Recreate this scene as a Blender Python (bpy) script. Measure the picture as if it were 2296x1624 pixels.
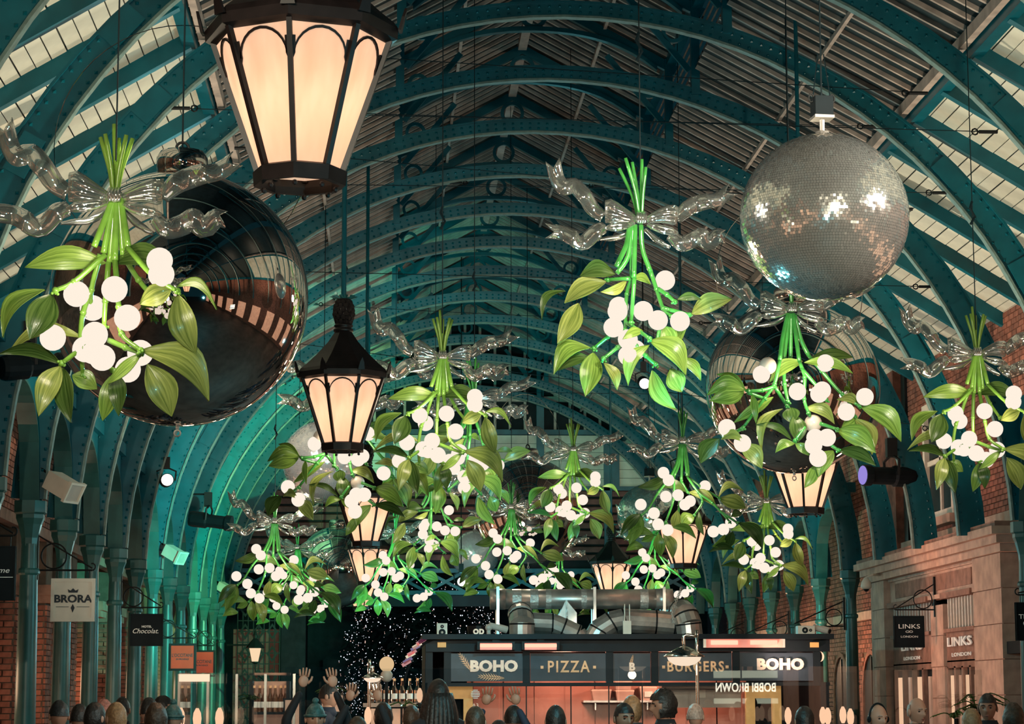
import bpy, math, random
from mathutils import Vector, Matrix
R = math.radians
rnd = random.Random(7)
scene = bpy.context.scene
col = scene.collection
for o in list(bpy.data.objects):
    bpy.data.objects.remove(o)

# ------------------------------------------------------------------ camera
IW, IH, FPX = 2296, 1624, 5224.9
PITCH, YAW, ROLL, CZ = .1442, .0547, -.0024, 1.7
fwd = Vector((math.sin(YAW) * math.cos(PITCH), math.cos(YAW) * math.cos(PITCH), math.sin(PITCH)))
rgt0 = Vector((math.cos(YAW), -math.sin(YAW), 0))
up0 = rgt0.cross(fwd)
rgt = rgt0 * math.cos(ROLL) + up0 * math.sin(ROLL)
upv = up0 * math.cos(ROLL) - rgt0 * math.sin(ROLL)
cd = bpy.data.cameras.new('camera')
cam = bpy.data.objects.new('camera', cd)
col.objects.link(cam)
cam.matrix_world = Matrix((
    (rgt.x, upv.x, -fwd.x, 0), (rgt.y, upv.y, -fwd.y, 0), (rgt.z, upv.z, -fwd.z, CZ), (0, 0, 0, 1)))
cd.sensor_fit = 'HORIZONTAL'
cd.sensor_width = 36
cd.lens = 36 * FPX / IW
cd.clip_start = .1
cd.clip_end = 300
scene.camera = cam


def at(px, py, Y):
    """a place in the hall: the photograph's pixel at a distance Y down the hall"""
    d = fwd + rgt * ((px - IW / 2) / FPX) + upv * ((IH / 2 - py) / FPX)
    t = Y / d.y
    return Vector((d.x * t, Y, d.z * t + CZ))


def atx(px, py, X):
    d = fwd + rgt * ((px - IW / 2) / FPX) + upv * ((IH / 2 - py) / FPX)
    t = X / d.x
    return Vector((X, d.y * t, d.z * t + CZ))


# ------------------------------------------------------------------ light and exposure
w = bpy.data.worlds.new('night')
scene.world = w
w.use_nodes = True
w.node_tree.nodes['Background'].inputs[0].default_value = (.03, .16, .21, 1)
w.node_tree.nodes['Background'].inputs[1].default_value = .10
vs = scene.view_settings
vs.view_transform = 'Standard'
vs.look = 'None'
vs.gamma = 1
vs.exposure = 0
vs.use_curve_mapping = False
scene.cycles.max_bounces = 7
scene.cycles.diffuse_bounces = 3
scene.cycles.glossy_bounces = 4
scene.cycles.transmission_bounces = 4
scene.cycles.transparent_max_bounces = 12
scene.cycles.sample_clamp_indirect = 3
scene.cycles.blur_glossy = 1


GAIN = 1.4


def lamp(name, kind, loc, power, color, size=.2, aim=None, size_y=None, angle=60, blend=.4):
    l = bpy.data.lights.new(name, kind)
    l.energy = power * GAIN
    l.color = color
    if kind == 'AREA':
        l.shape = 'RECTANGLE'
        l.size = size
        l.size_y = size_y or size
    else:
        l.shadow_soft_size = size
    if kind == 'SPOT':
        l.spot_size = R(angle)
        l.spot_blend = blend
    o = bpy.data.objects.new(name, l)
    o.location = loc
    if aim is not None:
        o.rotation_euler = (Vector(aim) - Vector(loc)).to_track_quat('-Z', 'Y').to_euler()
    col.objects.link(o)
    return o


XC = 1.9                                                    # middle of the hall
TEAL = (.16, .75, .85)
CREAM = (1, .82, .6)
PEACH = (1, .6, .36)
# unseen fill added: teal points down the middle, warm spots up at roof slopes
for i, y in enumerate((8, 16, 23, 30, 37, 44, 51)):
    lamp('teal_fill_light', 'POINT', (XC - .2, y, 3.2), 110, TEAL, .05)
for s in (-1, 1):
    for y in (-11, -5, 1, 7, 13, 18.6, 23, 28, 33, 38, 43, 48):
        lamp('roof_fill_light', 'SPOT', (XC + s * 3.0, y, 4.3), 290 if y < 30 else 170, (1, .84, .6), .05, (XC + s * 5.3, y + .4, 7.5), angle=120, blend=.8)
for i, (x, y, z, tx, ty, tz, p) in enumerate((
        (-1.2, -2, 4.2, -1.2, 13, 4.0, 1500), (4.6, -3, 4.4, 2.6, 15, 4.8, 1900),
        (-2.6, 1, 5.0, .5, 21, 4.2, 2000), (5.6, 2, 5.2, 3.4, 19, 4.4, 2000), (3.2, 6, 5.5, 2, 30, 3.8, 3000))):
    lamp('stage_spot_light', 'SPOT', (x, y, z), p, (1, .9, .68), .12, (tx, ty, tz), angle=23)
for x, y, z, p in ((-3.4, 16.4, 5.7, 900), (6.7, 13.2, 5.9, 900), (6.2, 12.4, 5.6, 260)):
    lamp('disco_spot_light', 'SPOT', (x, y, z), p, (1, .93, .8), .07, at(1848, 487, 15), angle=26)
lamp('disco_spot_light', 'SPOT', (-2.6, 26.5, 6.2), 900, (1, .95, .86), .07, at(725, 1035, 31.8), angle=24)
lamp('disco_spot_light', 'SPOT', (-.5, 48, 5.5), 500, (1, .95, .86), .07, at(1065, 1243, 54), angle=24)
# green wash on the far arches
lamp('green_wash_light', 'SPOT', (1.5, 40, 3.4), 3800, (.22, 1, .45), .05, (-3.6, 49, 6.0), angle=58)
lamp('green_wash_light', 'SPOT', (-.5, 33, 3.4), 1500, (.08, .9, .66), .05, (-3.3, 41, 5.8), angle=80)
lamp('green_wash_light', 'SPOT', (3, 36, 3.6), 480, (.08, .9, .65), .05, (7.2, 46, 5.0), angle=80)
# warm shop light along both arcades
for y in (23, 29, 35, 41, 47):
    lamp('shop_light', 'POINT', (-4.3, y + 1.3, 1.9), 13, PEACH, .25)
for y in (39, 44, 49):
    lamp('shop_light', 'POINT', (7.0, y, 2.3), 55, PEACH, .25)
for y, z in ((29, 1.6), (32.5, 2.0), (35.6, 2.2), (31, 4.0)):
    lamp('shop_light', 'SPOT', (5.2, y, z), 95, (1, .52, .38), .1, (8, y + .6, 3.6), angle=115, blend=.8)
for x, y in ((-1.5, 19), (2.5, 21), (5.5, 23), (0, 27), (3.4, 29.5)):  # warm fill points added above the crowd, without any fittings
    lamp('crowd_fill_light', 'POINT', (x, y, 2.7), 9, (1, .55, .33), .1)

# ------------------------------------------------------------------ materials
MATS = {}


def pm(name, base, rough=.5, metal=0., var=.2, scale=6., bump=0., emit=None, es=0., trans=0., coat=0., spec=.5):
    m = bpy.data.materials.new(name)
    m.use_nodes = True
    nt = m.node_tree
    b = nt.nodes['Principled BSDF']
    b.inputs['Roughness'].default_value = rough
    b.inputs['Metallic'].default_value = metal
    b.inputs['Coat Weight'].default_value = coat
    b.inputs['Specular IOR Level'].default_value = spec
    if trans:
        b.inputs['Transmission Weight'].default_value = trans
    tc = nt.nodes.new('ShaderNodeTexCoord')
    nz = nt.nodes.new('ShaderNodeTexNoise')
    nz.inputs['Scale'].default_value = scale
    nz.inputs['Detail'].default_value = 3
    nt.links.new(tc.outputs['Object'], nz.inputs['Vector'])
    rp = nt.nodes.new('ShaderNodeValToRGB')
    rp.color_ramp.elements[0].position = .3
    rp.color_ramp.elements[1].position = .7
    rp.color_ramp.elements[0].color = tuple(max(0, c * (1 - var)) for c in base) + (1,)
    rp.color_ramp.elements[1].color = tuple(min(1, c * (1 + var)) for c in base) + (1,)
    nt.links.new(nz.outputs[0], rp.inputs[0])
    nt.links.new(rp.outputs[0], b.inputs['Base Color'])
    if bump:
        bp = nt.nodes.new('ShaderNodeBump')
        bp.inputs['Strength'].default_value = bump
        bp.inputs['Distance'].default_value = .02
        nt.links.new(nz.outputs[0], bp.inputs['Height'])
        nt.links.new(bp.outputs[0], b.inputs['Normal'])
    if emit:
        b.inputs['Emission Color'].default_value = tuple(emit) + (1,)
        b.inputs['Emission Strength'].default_value = es
    MATS[name] = m
    return m


def sheet(name, color, gloss, rough=.03, tint=(1, 1, 1), milk=0.):
    """thin clear plastic or glass: part mirror, part see-through"""
    m = bpy.data.materials.new(name)
    m.use_nodes = True
    nt = m.node_tree
    nt.nodes.remove(nt.nodes['Principled BSDF'])
    out = nt.nodes['Material Output']
    g = nt.nodes.new('ShaderNodeBsdfGlossy')
    g.inputs[0].default_value = tuple(tint) + (1,)
    g.inputs['Roughness'].default_value = rough
    t = nt.nodes.new('ShaderNodeBsdfTransparent')
    t.inputs[0].default_value = tuple(color) + (1,)
    lw = nt.nodes.new('ShaderNodeLayerWeight')
    lw.inputs[0].default_value = .45
    mr = nt.nodes.new('ShaderNodeMapRange')
    mr.inputs['To Min'].default_value = gloss
    mr.inputs['To Max'].default_value = min(1, gloss + .65)
    nt.links.new(lw.outputs['Facing'], mr.inputs[0])
    mx = nt.nodes.new('ShaderNodeMixShader')
    nt.links.new(mr.outputs[0], mx.inputs[0])
    nt.links.new(t.outputs[0], mx.inputs[1])
    nt.links.new(g.outputs[0], mx.inputs[2])
    last = mx
    if milk:
        df = nt.nodes.new('ShaderNodeBsdfDiffuse')
        df.inputs[0].default_value = (.8, .8, .74, 1)
        m2 = nt.nodes.new('ShaderNodeMixShader')
        m2.inputs[0].default_value = milk
        nt.links.new(mx.outputs[0], m2.inputs[1])
        nt.links.new(df.outputs[0], m2.inputs[2])
        last = m2
    nt.links.new(last.outputs[0], out.inputs[0])
    MATS[name] = m
    return m


def glow(name, color, strength, sampled=True):
    m = bpy.data.materials.new(name)
    m.use_nodes = True
    nt = m.node_tree
    nt.nodes.remove(nt.nodes['Principled BSDF'])
    e = nt.nodes.new('ShaderNodeEmission')
    e.inputs[0].default_value = tuple(color) + (1,)
    e.inputs[1].default_value = strength
    nt.links.new(e.outputs[0], nt.nodes['Material Output'].inputs[0])
    if not sampled:
        m.cycles.emission_sampling = 'NONE'
    MATS[name] = m
    return m


def lantern_glass():
    """frosted pane that lets the lamp's light through"""
    m = bpy.data.materials.new('lantern_glass')
    m.use_nodes = True
    nt = m.node_tree
    nt.nodes.remove(nt.nodes['Principled BSDF'])
    tc = nt.nodes.new('ShaderNodeTexCoord')
    mp = nt.nodes.new('ShaderNodeMapping')
    mp.inputs['Scale'].default_value = (9, 9, 1.3)
    nz = nt.nodes.new('ShaderNodeTexNoise')
    nz.inputs['Scale'].default_value = 1.5
    nt.links.new(tc.outputs['Object'], mp.inputs[0])
    nt.links.new(mp.outputs[0], nz.inputs['Vector'])
    rp = nt.nodes.new('ShaderNodeValToRGB')
    rp.color_ramp.elements[0].position = .3
    rp.color_ramp.elements[1].position = .75
    rp.color_ramp.elements[0].color = (.88, .64, .47, 1)
    rp.color_ramp.elements[1].color = (.96, .75, .58, 1)
    nt.links.new(nz.outputs[0], rp.inputs[0])
    tr = nt.nodes.new('ShaderNodeBsdfTranslucent')
    nt.links.new(rp.outputs[0], tr.inputs[0])
    gl = nt.nodes.new('ShaderNodeBsdfGlossy')
    gl.inputs['Roughness'].default_value = .1
    mx = nt.nodes.new('ShaderNodeMixShader')
    mx.inputs[0].default_value = .04
    nt.links.new(tr.outputs[0], mx.inputs[1])
    nt.links.new(gl.outputs[0], mx.inputs[2])
    em = nt.nodes.new('ShaderNodeEmission')
    nt.links.new(rp.outputs[0], em.inputs[0])
    em.inputs[1].default_value = .4
    ad = nt.nodes.new('ShaderNodeAddShader')
    nt.links.new(mx.outputs[0], ad.inputs[0])
    nt.links.new(em.outputs[0], ad.inputs[1])
    nt.links.new(ad.outputs[0], nt.nodes['Material Output'].inputs[0])
    MATS['lantern_glass'] = m
    return m


def leafy(name, base):
    """glossy leaf with lengthwise veins that also lets light through"""
    m = pm(name, base, .24, var=.3, scale=5, coat=.15, spec=.4)
    nt = m.node_tree
    b = nt.nodes['Principled BSDF']
    uv = nt.nodes.new('ShaderNodeUVMap')
    mp = nt.nodes.new('ShaderNodeMapping')
    mp.inputs['Scale'].default_value = (7, .7, 1)
    nz = nt.nodes.new('ShaderNodeTexNoise')
    nz.inputs['Scale'].default_value = 1.6
    nz.inputs['Detail'].default_value = 4
    nt.links.new(uv.outputs[0], mp.inputs[0])
    nt.links.new(mp.outputs[0], nz.inputs['Vector'])
    rp = nt.nodes.new('ShaderNodeValToRGB')
    rp.color_ramp.elements[0].position = .34
    rp.color_ramp.elements[1].position = .68
    rp.color_ramp.elements[0].color = tuple(c * .55 for c in base) + (1,)
    rp.color_ramp.elements[1].color = (min(1, base[0] * 1.7 + .03), min(1, base[1] * 1.35 + .02), base[2] * 1.9 + .01, 1)
    nt.links.new(nz.outputs[0], rp.inputs[0])
    nt.links.new(rp.outputs[0], b.inputs['Base Color'])
    bp = nt.nodes.new('ShaderNodeBump')
    bp.inputs['Strength'].default_value = .25
    bp.inputs['Distance'].default_value = .01
    nt.links.new(nz.outputs[0], bp.inputs['Height'])
    nt.links.new(bp.outputs[0], b.inputs['Normal'])
    tr = nt.nodes.new('ShaderNodeBsdfTranslucent')
    mx = nt.nodes.new('ShaderNodeMixShader')
    mx.inputs[0].default_value = .35
    nt.links.new(rp.outputs[0], tr.inputs[0])
    nt.links.new(b.outputs[0], mx.inputs[1])
    nt.links.new(tr.outputs[0], mx.inputs[2])
    nt.links.new(mx.outputs[0], nt.nodes['Material Output'].inputs[0])
    return m


M_TEAL = pm('teal_iron_paint', (.0015, .1, .135), .36, var=.25, scale=3, spec=.35)
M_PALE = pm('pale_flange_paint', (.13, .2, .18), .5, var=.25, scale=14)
M_COLUMN = pm('column_green_paint', (.02, .1, .095), .35, var=.25, scale=4)
M_BOARD = pm('white_roof_board', (.62, .6, .5), .6, var=.22, scale=2.2)
M_BACK = pm('dark_roof_backing', (.02, .03, .03), .8)
M_BAR = pm('timber_glazing_bar', (.46, .36, .31), .6, var=.3, scale=5)
M_ROOFGLASS = pm('dark_roof_glass', (.008, .019, .023), .45, var=.3, scale=4, spec=.2)
M_BRICK = pm('red_brick', (.24, .085, .055), .85, var=.45, scale=7, bump=.3)
M_MORTAR = pm('brick_mortar', (.13, .085, .06), .95, var=.3)
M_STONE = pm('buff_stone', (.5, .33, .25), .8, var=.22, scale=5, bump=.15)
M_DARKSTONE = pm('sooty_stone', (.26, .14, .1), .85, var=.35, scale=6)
M_FLOOR = pm('stone_floor', (.07, .06, .055), .6, var=.3, scale=1.5)
M_IRON = pm('black_iron', (.007, .008, .009), .5, var=.3, spec=.25)
M_BROWNIRON = pm('brown_lantern_metal', (.009, .006, .006), .42, spec=.22, var=.4, scale=9)
M_WIRE = pm('wire_steel', (.004, .012, .016), .6, spec=.15)
M_LEAF = [leafy('leaf_green', (.2, .4, .055)), leafy('leaf_olive', (.25, .37, .07)), leafy('leaf_dark', (.055, .14, .022))]
M_STEM2 = pm('stem_yellow_green', (.17, .36, .05), .18, var=.35, scale=6, coat=.4)
M_STEM = pm('stem_green', (.05, .27, .05), .18, var=.35, scale=6, coat=.4)
M_BOW = sheet('clear_bow_plastic', (.88, .92, .88), .5, .045, milk=.045)
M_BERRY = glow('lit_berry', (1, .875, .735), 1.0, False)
M_DULL = pm('unlit_berry', (.5, .42, .34), .35, emit=(1, .87, .7), es=.06)
M_MIRROR = pm('mirror_chrome', (.8, .74, .71), .025, 1., var=.03, scale=2)
M_TILE = pm('mirror_tile', (.93, .91, .86), .11, .91, var=.1, scale=3)
M_TILEP = pm('pale_mirror_tile', (.93, .91, .86), .12, .72, var=.1, scale=3)
M_GROUT = pm('tile_grout', (.06, .06, .06), .7)
M_LGLASS = lantern_glass()
M_WHITE = pm('white_enamel', (.75, .66, .55), .45, var=.08)
M_BLACK = pm('black_board', (.005, .01, .013), .6, var=.2, spec=.15)
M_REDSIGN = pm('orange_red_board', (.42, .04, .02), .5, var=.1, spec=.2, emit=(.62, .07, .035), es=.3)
M_PANEL = pm('slate_fascia', (.026, .046, .068), .4, var=.15, spec=.3)
M_FRAME = pm('dark_kiosk_frame', (.005, .011, .016), .5, spec=.2)
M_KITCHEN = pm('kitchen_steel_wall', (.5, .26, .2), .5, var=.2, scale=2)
M_DUCT = pm('duct_steel', (.55, .5, .46), .32, .75, var=.3, scale=5, bump=.1)
M_TAPE = pm('silver_tape', (.65, .62, .58), .4, .6, var=.2, scale=30, bump=.5)
M_HEAT = glow('heater_element', (1, .5, .34), 1.5)
M_HEATRED = pm('heater_reflector', (.8, .3, .25), .4, emit=(1, .28, .2), es=.45)
M_LETTER = pm('cream_letter', (.8, .6, .45), .5, emit=(1, .72, .55), es=.32)
M_GOLD = pm('gilt_letter', (.75, .42, .2), .45, emit=(1, .55, .3), es=.22)
M_PRINTW = pm('white_print', (.8, .78, .7), .6, emit=(.8, .78, .7), es=.12)
M_PRINTD = pm('dark_print', (.012, .02, .03), .6)
M_GLASS = sheet('screen_glass', (.94, .95, .95), .045, .01)
M_WARM = glow('warm_lamp', (1, .6, .37), 1.0, False)
M_LENS = glow('spot_lens', (1, .93, .85), 1.6, False)
M_VIOLET = glow('violet_lens', (.45, .35, 1), .7, False)
M_FAIRY = glow('fairy_light', (.85, .9, 1), 1.3, False)
M_FAIRYW = glow('fairy_light_warm', (1, .66, .55), .9, False)
M_PINE = pm('night_pine', (.008, .02, .018), .8, var=.4)
M_SHOPGLASS = pm('lit_shop_glass', (.4, .22, .14), .3, var=.7, scale=3, emit=(1, .5, .3), es=.5)
M_PLASTIC = pm('pale_plastic', (.5, .42, .36), .5, var=.1)
M_YELLOW = pm('amber_panel', (.6, .33, .1), .5, emit=(1, .5, .15), es=.28)
M_SIGNLIT = glow('sign_lit_letters', (1, .95, .75), 11, False)
M_SIGNBOX = pm('sign_box', (.35, .4, .3), .5, emit=(.9, .95, .7), es=2.6)


# ------------------------------------------------------------------ mesh builder
class MB:
    def __init__(s):
        s.v, s.f, s.mi = [], [], []

    def add(s, vs_, fs, mi=0):
        o = len(s.v)
        s.v += [tuple(v) for v in vs_]
        s.f += [tuple(i + o for i in f) for f in fs]
        s.mi += [mi] * len(fs)
        return s

    def box(s, a, b, mi=0):
        x0, y0, z0 = a
        x1, y1, z1 = b
        return s.add([(x0, y0, z0), (x1, y0, z0), (x1, y1, z0), (x0, y1, z0), (x0, y0, z1), (x1, y0, z1), (x1, y1, z1), (x0, y1, z1)],
                     [(3, 2, 1, 0), (4, 5, 6, 7), (0, 1, 5, 4), (1, 2, 6, 5), (2, 3, 7, 6), (3, 0, 4, 7)], mi)

    def bar(s, a, b, wd, ht, up=(0, 0, 1), mi=0):
        """box beam from a to b, wd across and ht along up"""
        a, b = Vector(a), Vector(b)
        d = (b - a).normalized()
        sd = d.cross(Vector(up)).normalized()
        u = sd.cross(d)
        vs_ = []
        for p in (a, b):
            for q, t in ((-1, -1), (1, -1), (1, 1), (-1, 1)):
                vs_.append(p + sd * (q * wd / 2) + u * (t * ht / 2))
        return s.add(vs_, [(0, 3, 2, 1), (4, 5, 6, 7), (0, 1, 5, 4), (1, 2, 6, 5), (2, 3, 7, 6), (3, 0, 4, 7)], mi)

    def tube(s, path, rad, n=6, mi=0, closed=False):
        P = [Vector(p) for p in path]
        m = len(P)
        rs = rad if isinstance(rad, (list, tuple)) else [rad] * m
        vs_ = []
        ref = None
        for i in range(m):
            if closed:
                t = P[(i + 1) % m] - P[i - 1]
            else:
                t = P[min(i + 1, m - 1)] - P[max(i - 1, 0)]
            t = t.normalized()
            if ref is None:
                ref = Vector((0, 0, 1)) if abs(t.z) < .9 else Vector((1, 0, 0))
            sd = t.cross(ref)
            if sd.length < 1e-5:
                sd = t.cross(Vector((0, 1, 0)))
            sd.normalize()
            u = sd.cross(t)
            ref = u
            for j in range(n):
                a = 2 * math.pi * j / n
                vs_.append(P[i] + sd * (math.cos(a) * rs[i]) + u * (math.sin(a) * rs[i]))
        fs = []
        for i in range(m if closed else m - 1):
            k = (i + 1) % m
            for j in range(n):
                fs.append((i * n + j, i * n + (j + 1) % n, k * n + (j + 1) % n, k * n + j))
        if not closed:
            fs.append(tuple(range(n))[::-1])
            fs.append(tuple((m - 1) * n + j for j in range(n)))
        return s.add(vs_, fs, mi)

    def lathe(s, prof, n=16, c=(0, 0, 0), mi=0, ph=0., cap=True):
        """prof: (radius, z) pairs, turned about the vertical"""
        vs_, fs = [], []
        for r_, z in prof:
            for j in range(n):
                a = 2 * math.pi * (j + ph) / n
                vs_.append((c[0] + r_ * math.cos(a), c[1] + r_ * math.sin(a), c[2] + z))
        m = len(prof)
        for i in range(m - 1):
            for j in range(n):
                fs.append((i * n + j, i * n + (j + 1) % n, (i + 1) * n + (j + 1) % n, (i + 1) * n + j))
        if cap:
            fs.append(tuple(range(n))[::-1])
            fs.append(tuple((m - 1) * n + j for j in range(n)))
        return s.add(vs_, fs, mi)

    def sphere(s, c, r_, nu=14, nv=9, mi=0, sc=(1, 1, 1)):
        vs_ = [(c[0], c[1], c[2] - r_ * sc[2])]
        for i in range(1, nv):
            p = -math.pi / 2 + math.pi * i / nv
            for j in range(nu):
                a = 2 * math.pi * j / nu
                vs_.append((c[0] + sc[0] * r_ * math.cos(p) * math.cos(a), c[1] + sc[1] * r_ * math.cos(p) * math.sin(a), c[2] + sc[2] * r_ * math.sin(p)))
        vs_.append((c[0], c[1], c[2] + r_ * sc[2]))
        fs = [(0, 1 + (j + 1) % nu, 1 + j) for j in range(nu)]
        for i in range(nv - 2):
            for j in range(nu):
                fs.append((1 + i * nu + j, 1 + i * nu + (j + 1) % nu, 1 + (i + 1) * nu + (j + 1) % nu, 1 + (i + 1) * nu + j))
        e = len(vs_) - 1
        fs += [(1 + (nv - 2) * nu + j, 1 + (nv - 2) * nu + (j + 1) % nu, e) for j in range(nu)]
        return s.add(vs_, fs, mi)

    def prism(s, poly, thick, frame, mi=0):
        """a flat outline of (u, v) points given depth; frame = origin, u, v, depth axes"""
        o, u, v, n = [Vector(q) for q in frame]
        m = len(poly)
        vs_ = [o + u * p[0] + v * p[1] for p in poly] + [o + u * p[0] + v * p[1] + n * thick for p in poly]
        fs = [tuple(range(m))[::-1], tuple(range(m, 2 * m))] + [(i, (i + 1) % m, m + (i + 1) % m, m + i) for i in range(m)]
        return s.add(vs_, fs, mi)

    def ring(s, inner, outer, thick, frame, mi=0, closed=True):
        """strip between two outlines with the same number of points, given depth"""
        o, u, v, n = [Vector(q) for q in frame]
        m = len(inner)
        vs_ = []
        for k in (0, thick):
            for pl in (inner, outer):
                vs_ += [o + u * p[0] + v * p[1] + n * k for p in pl]
        fs = []
        for i in range(m if closed else m - 1):
            j = (i + 1) % m
            fs += [(i, j, m + j, m + i), (2 * m + j, 2 * m + i, 3 * m + i, 3 * m + j), (j, i, 2 * m + i, 2 * m + j), (m + i, m + j, 3 * m + j, 3 * m + i)]
        if not closed:
            fs += [(0, m, 3 * m, 2 * m), (m - 1, 3 * m - 1, 4 * m - 1, 2 * m - 1)]
        return s.add(vs_, fs, mi)

    def mesh(s, name, mats, smooth=False):
        me = bpy.data.meshes.new(name)
        me.from_pydata(s.v, [], s.f)
        for m in (mats if isinstance(mats, (list, tuple)) else [mats]):
            me.materials.append(m)
        if len(me.materials) > 1:
            me.polygons.foreach_set('material_index', s.mi)
        if smooth:
            me.polygons.foreach_set('use_smooth', [True] * len(me.polygons))
        me.update()
        return me


def link(name, me, parent=None, loc=None, rot=None, scale=None):
    o = bpy.data.objects.new(name, me)
    if parent:
        o.parent = parent
    if loc is not None:
        o.location = loc
    if rot is not None:
        o.rotation_euler = rot
    if scale is not None:
        o.scale = scale
    col.objects.link(o)
    return o


def put(name, mb, mats, parent=None, smooth=False, loc=None, rot=None):
    return link(name, mb.mesh(name, mats, smooth), parent, loc, rot)


def tag(o, label, cat, group=None):
    o['label'] = label
    o['category'] = cat
    if group:
        o['group'] = group
    return o


def thing(name, label, cat, loc=(0, 0, 0), rz=0., group=None):
    o = link(name, None, None, loc, (0, 0, rz))
    o.empty_display_size = .1
    return tag(o, label, cat, group)


def struct(name, data, parent=None, loc=None):
    o = link(name, data, parent, loc)
    if not parent:
        o['kind'] = 'structure'
    return o


def dup(root, loc=None, rz=None, label=None, scale=None):
    r_ = root.copy()
    col.objects.link(r_)
    if loc is not None:
        r_.location = loc
    if rz is not None:
        r_.rotation_euler = (0, 0, rz)
    if scale is not None:
        r_.scale = (scale,) * 3
    if label:
        r_['label'] = label
    for ch in list(root.children):
        c = ch.copy()
        col.objects.link(c)
        c.parent = r_
        for g in list(ch.children):
            d = g.copy()
            col.objects.link(d)
            d.parent = c
    return r_


def text(name, body, parent, loc, size, mat, face='-Y', fat=0., depth=.004, shear=0., space=1., flip=False, sx=1.):
    c = bpy.data.curves.new(name, 'FONT')
    c.body = body
    c.size = size
    c.align_x = 'CENTER'
    c.align_y = 'CENTER'
    c.extrude = depth
    c.offset = fat
    c.shear = shear
    c.space_character = space
    c.resolution_u = 3
    c.materials.append(mat)
    rot = {'-Y': (R(90), 0, 0), '+Y': (R(90), 0, R(180)), '-X': (R(90), 0, R(-90)), '+X': (R(90), 0, R(90))}[face]
    tmp = bpy.data.objects.new(name, c)
    me = bpy.data.meshes.new_from_object(tmp)
    bpy.data.objects.remove(tmp)
    o = link(name, me, parent, loc, rot)
    o.scale = (sx, 1, 1)
    return o


ORD = 'first second third fourth fifth sixth seventh eighth ninth tenth eleventh twelfth thirteenth fourteenth fifteenth sixteenth seventeenth eighteenth nineteenth twentieth'.split()
ORD += ['twenty-' + q for q in ORD[:9]]
BAY, Y0 = 2.57, 24.18
KEND = 12                                                   # arch against the far gable
YB = lambda k: Y0 + BAY * k
YEND = YB(KEND) + .35

# ================================================================== the hall: setting
HW = 6.4                                                    # half width to the brick walls
RC, ZC = 5.38, 3.57                                         # arch radius and spring height
YA, YZ = -16, YEND
# floor
struct('floor', MB().box((XC - 9, YA, -.1), (XC + 9, 78, 0)).mesh('floor', M_FLOOR))


def roof_z(x):
    """height of the roof's underside above a point across the hall"""
    u = abs(x - XC)
    if u < 1.75:
        return 10.9 - .54 * u
    if u < 3.75:
        return 9.12 - (u - 1.75) * .535
    return 7.9 - .6 * (u - 3.75)


# ---- roof slopes: glazed middle slopes, raised ridge lantern, white boarded lower slopes
def bars(name, s, u0, z0, u1, z1, k0, k1, lab=None):
    """patent glazing: a part for every bar and every pane, from the low edge u0 to the high edge u1"""
    root = link(name, None, None, (XC, 0, 0))
    root['kind'] = 'structure'
    n = 9
    st = BAY / n
    L = math.hypot(u1 - u0, z1 - z0)
    ang = math.atan2(z1 - z0, s * (u1 - u0))
    bm = MB().box((0, -.02, -.026), (L, .02, .03)).mesh('glazing_bar', M_BAR)
    pmh = MB().box((0, -st / 2 + .03, -.006), (L, st / 2 - .03, .006)).mesh('pane', M_ROOFGLASS)
    for k in range(k0, k1):
        for i in range(n):
            y = YB(k) + (i + .5) * st
            link('glazing_bar', bm, root, (s * u0, y, z0), (0, -ang, 0))
            link('pane', pmh, root, (s * u0, y + st / 2, z0 + .02), (0, -ang, 0))
    # lower and upper purlins, and one slim timber purlin below the bars
    ya, yb = YB(k0), YB(k1)
    f = .5
    um, zm = u0 + (u1 - u0) * f, z0 + (z1 - z0) * f
    put('purlin', MB().box((s * um - .02, ya, zm - .08), (s * um + .02, yb, zm - .026)), M_BAR, root)
    return root


for s in (1, -1):
    bars('ceiling', s, 3.75, 8.05, 1.75, 9.12, -2, KEND)
    bars('ceiling', s, 1.85, 9.92, 0, 10.92, 0, KEND)
# ridge piece and lantern clerestory
cl = link('ceiling', None)
cl['kind'] = 'structure'
put('ridge_beam', MB().box((XC - .06, YB(-2), 10.78), (XC + .06, YZ, 10.9)), M_BAR, cl)
for s in (1, -1):
    put('eaves_beam', MB().box((XC + s * 1.78 - .06, YB(-2), 9.86), (XC + s * 1.78 + .06, YZ, 9.98)), M_TEAL, cl)
    lou = MB().box((-.01, -BAY / 2 + .05, -.02), (.01, BAY / 2 - .05, .02)).mesh('louvre', M_DARKSTONE)
    for k in range(0, KEND):
        for j in range(5):
            link('louvre', lou, cl, (XC + s * 1.86, YB(k) + BAY / 2, 9.22 + j * .14), (0, s * .5, 0))
    # the beam where glazing and boards meet, with a timber batten over it
    put('valley_beam', MB().box((XC + s * 3.78 - .06, YB(-5), 7.84), (XC + s * 3.78 + .06, YZ, 7.98)), M_TEAL, cl)
    put('valley_batten', MB().box((XC + s * 3.66 - .035, YB(-5), 7.93), (XC + s * 3.66 + .035, YZ, 8.05)), M_BAR, cl)
# the plain end of the roof over the camera and behind it
mb = MB()
for s in (1, -1):
    for (a, b, c, d) in ((3.75, 8.15, 1.75, 9.22), (1.85, 10.0, 0, 11.0)):
        mb.add([(XC + s * a, YA, b), (XC + s * a, YB(-2 if a > 3 else 0), b), (XC + s * c, YB(-2 if a > 3 else 0), d), (XC + s * c, YA, d)], [(0, 1, 2, 3)])
put('roof_sheet', mb, M_ROOFGLASS, cl)

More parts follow.
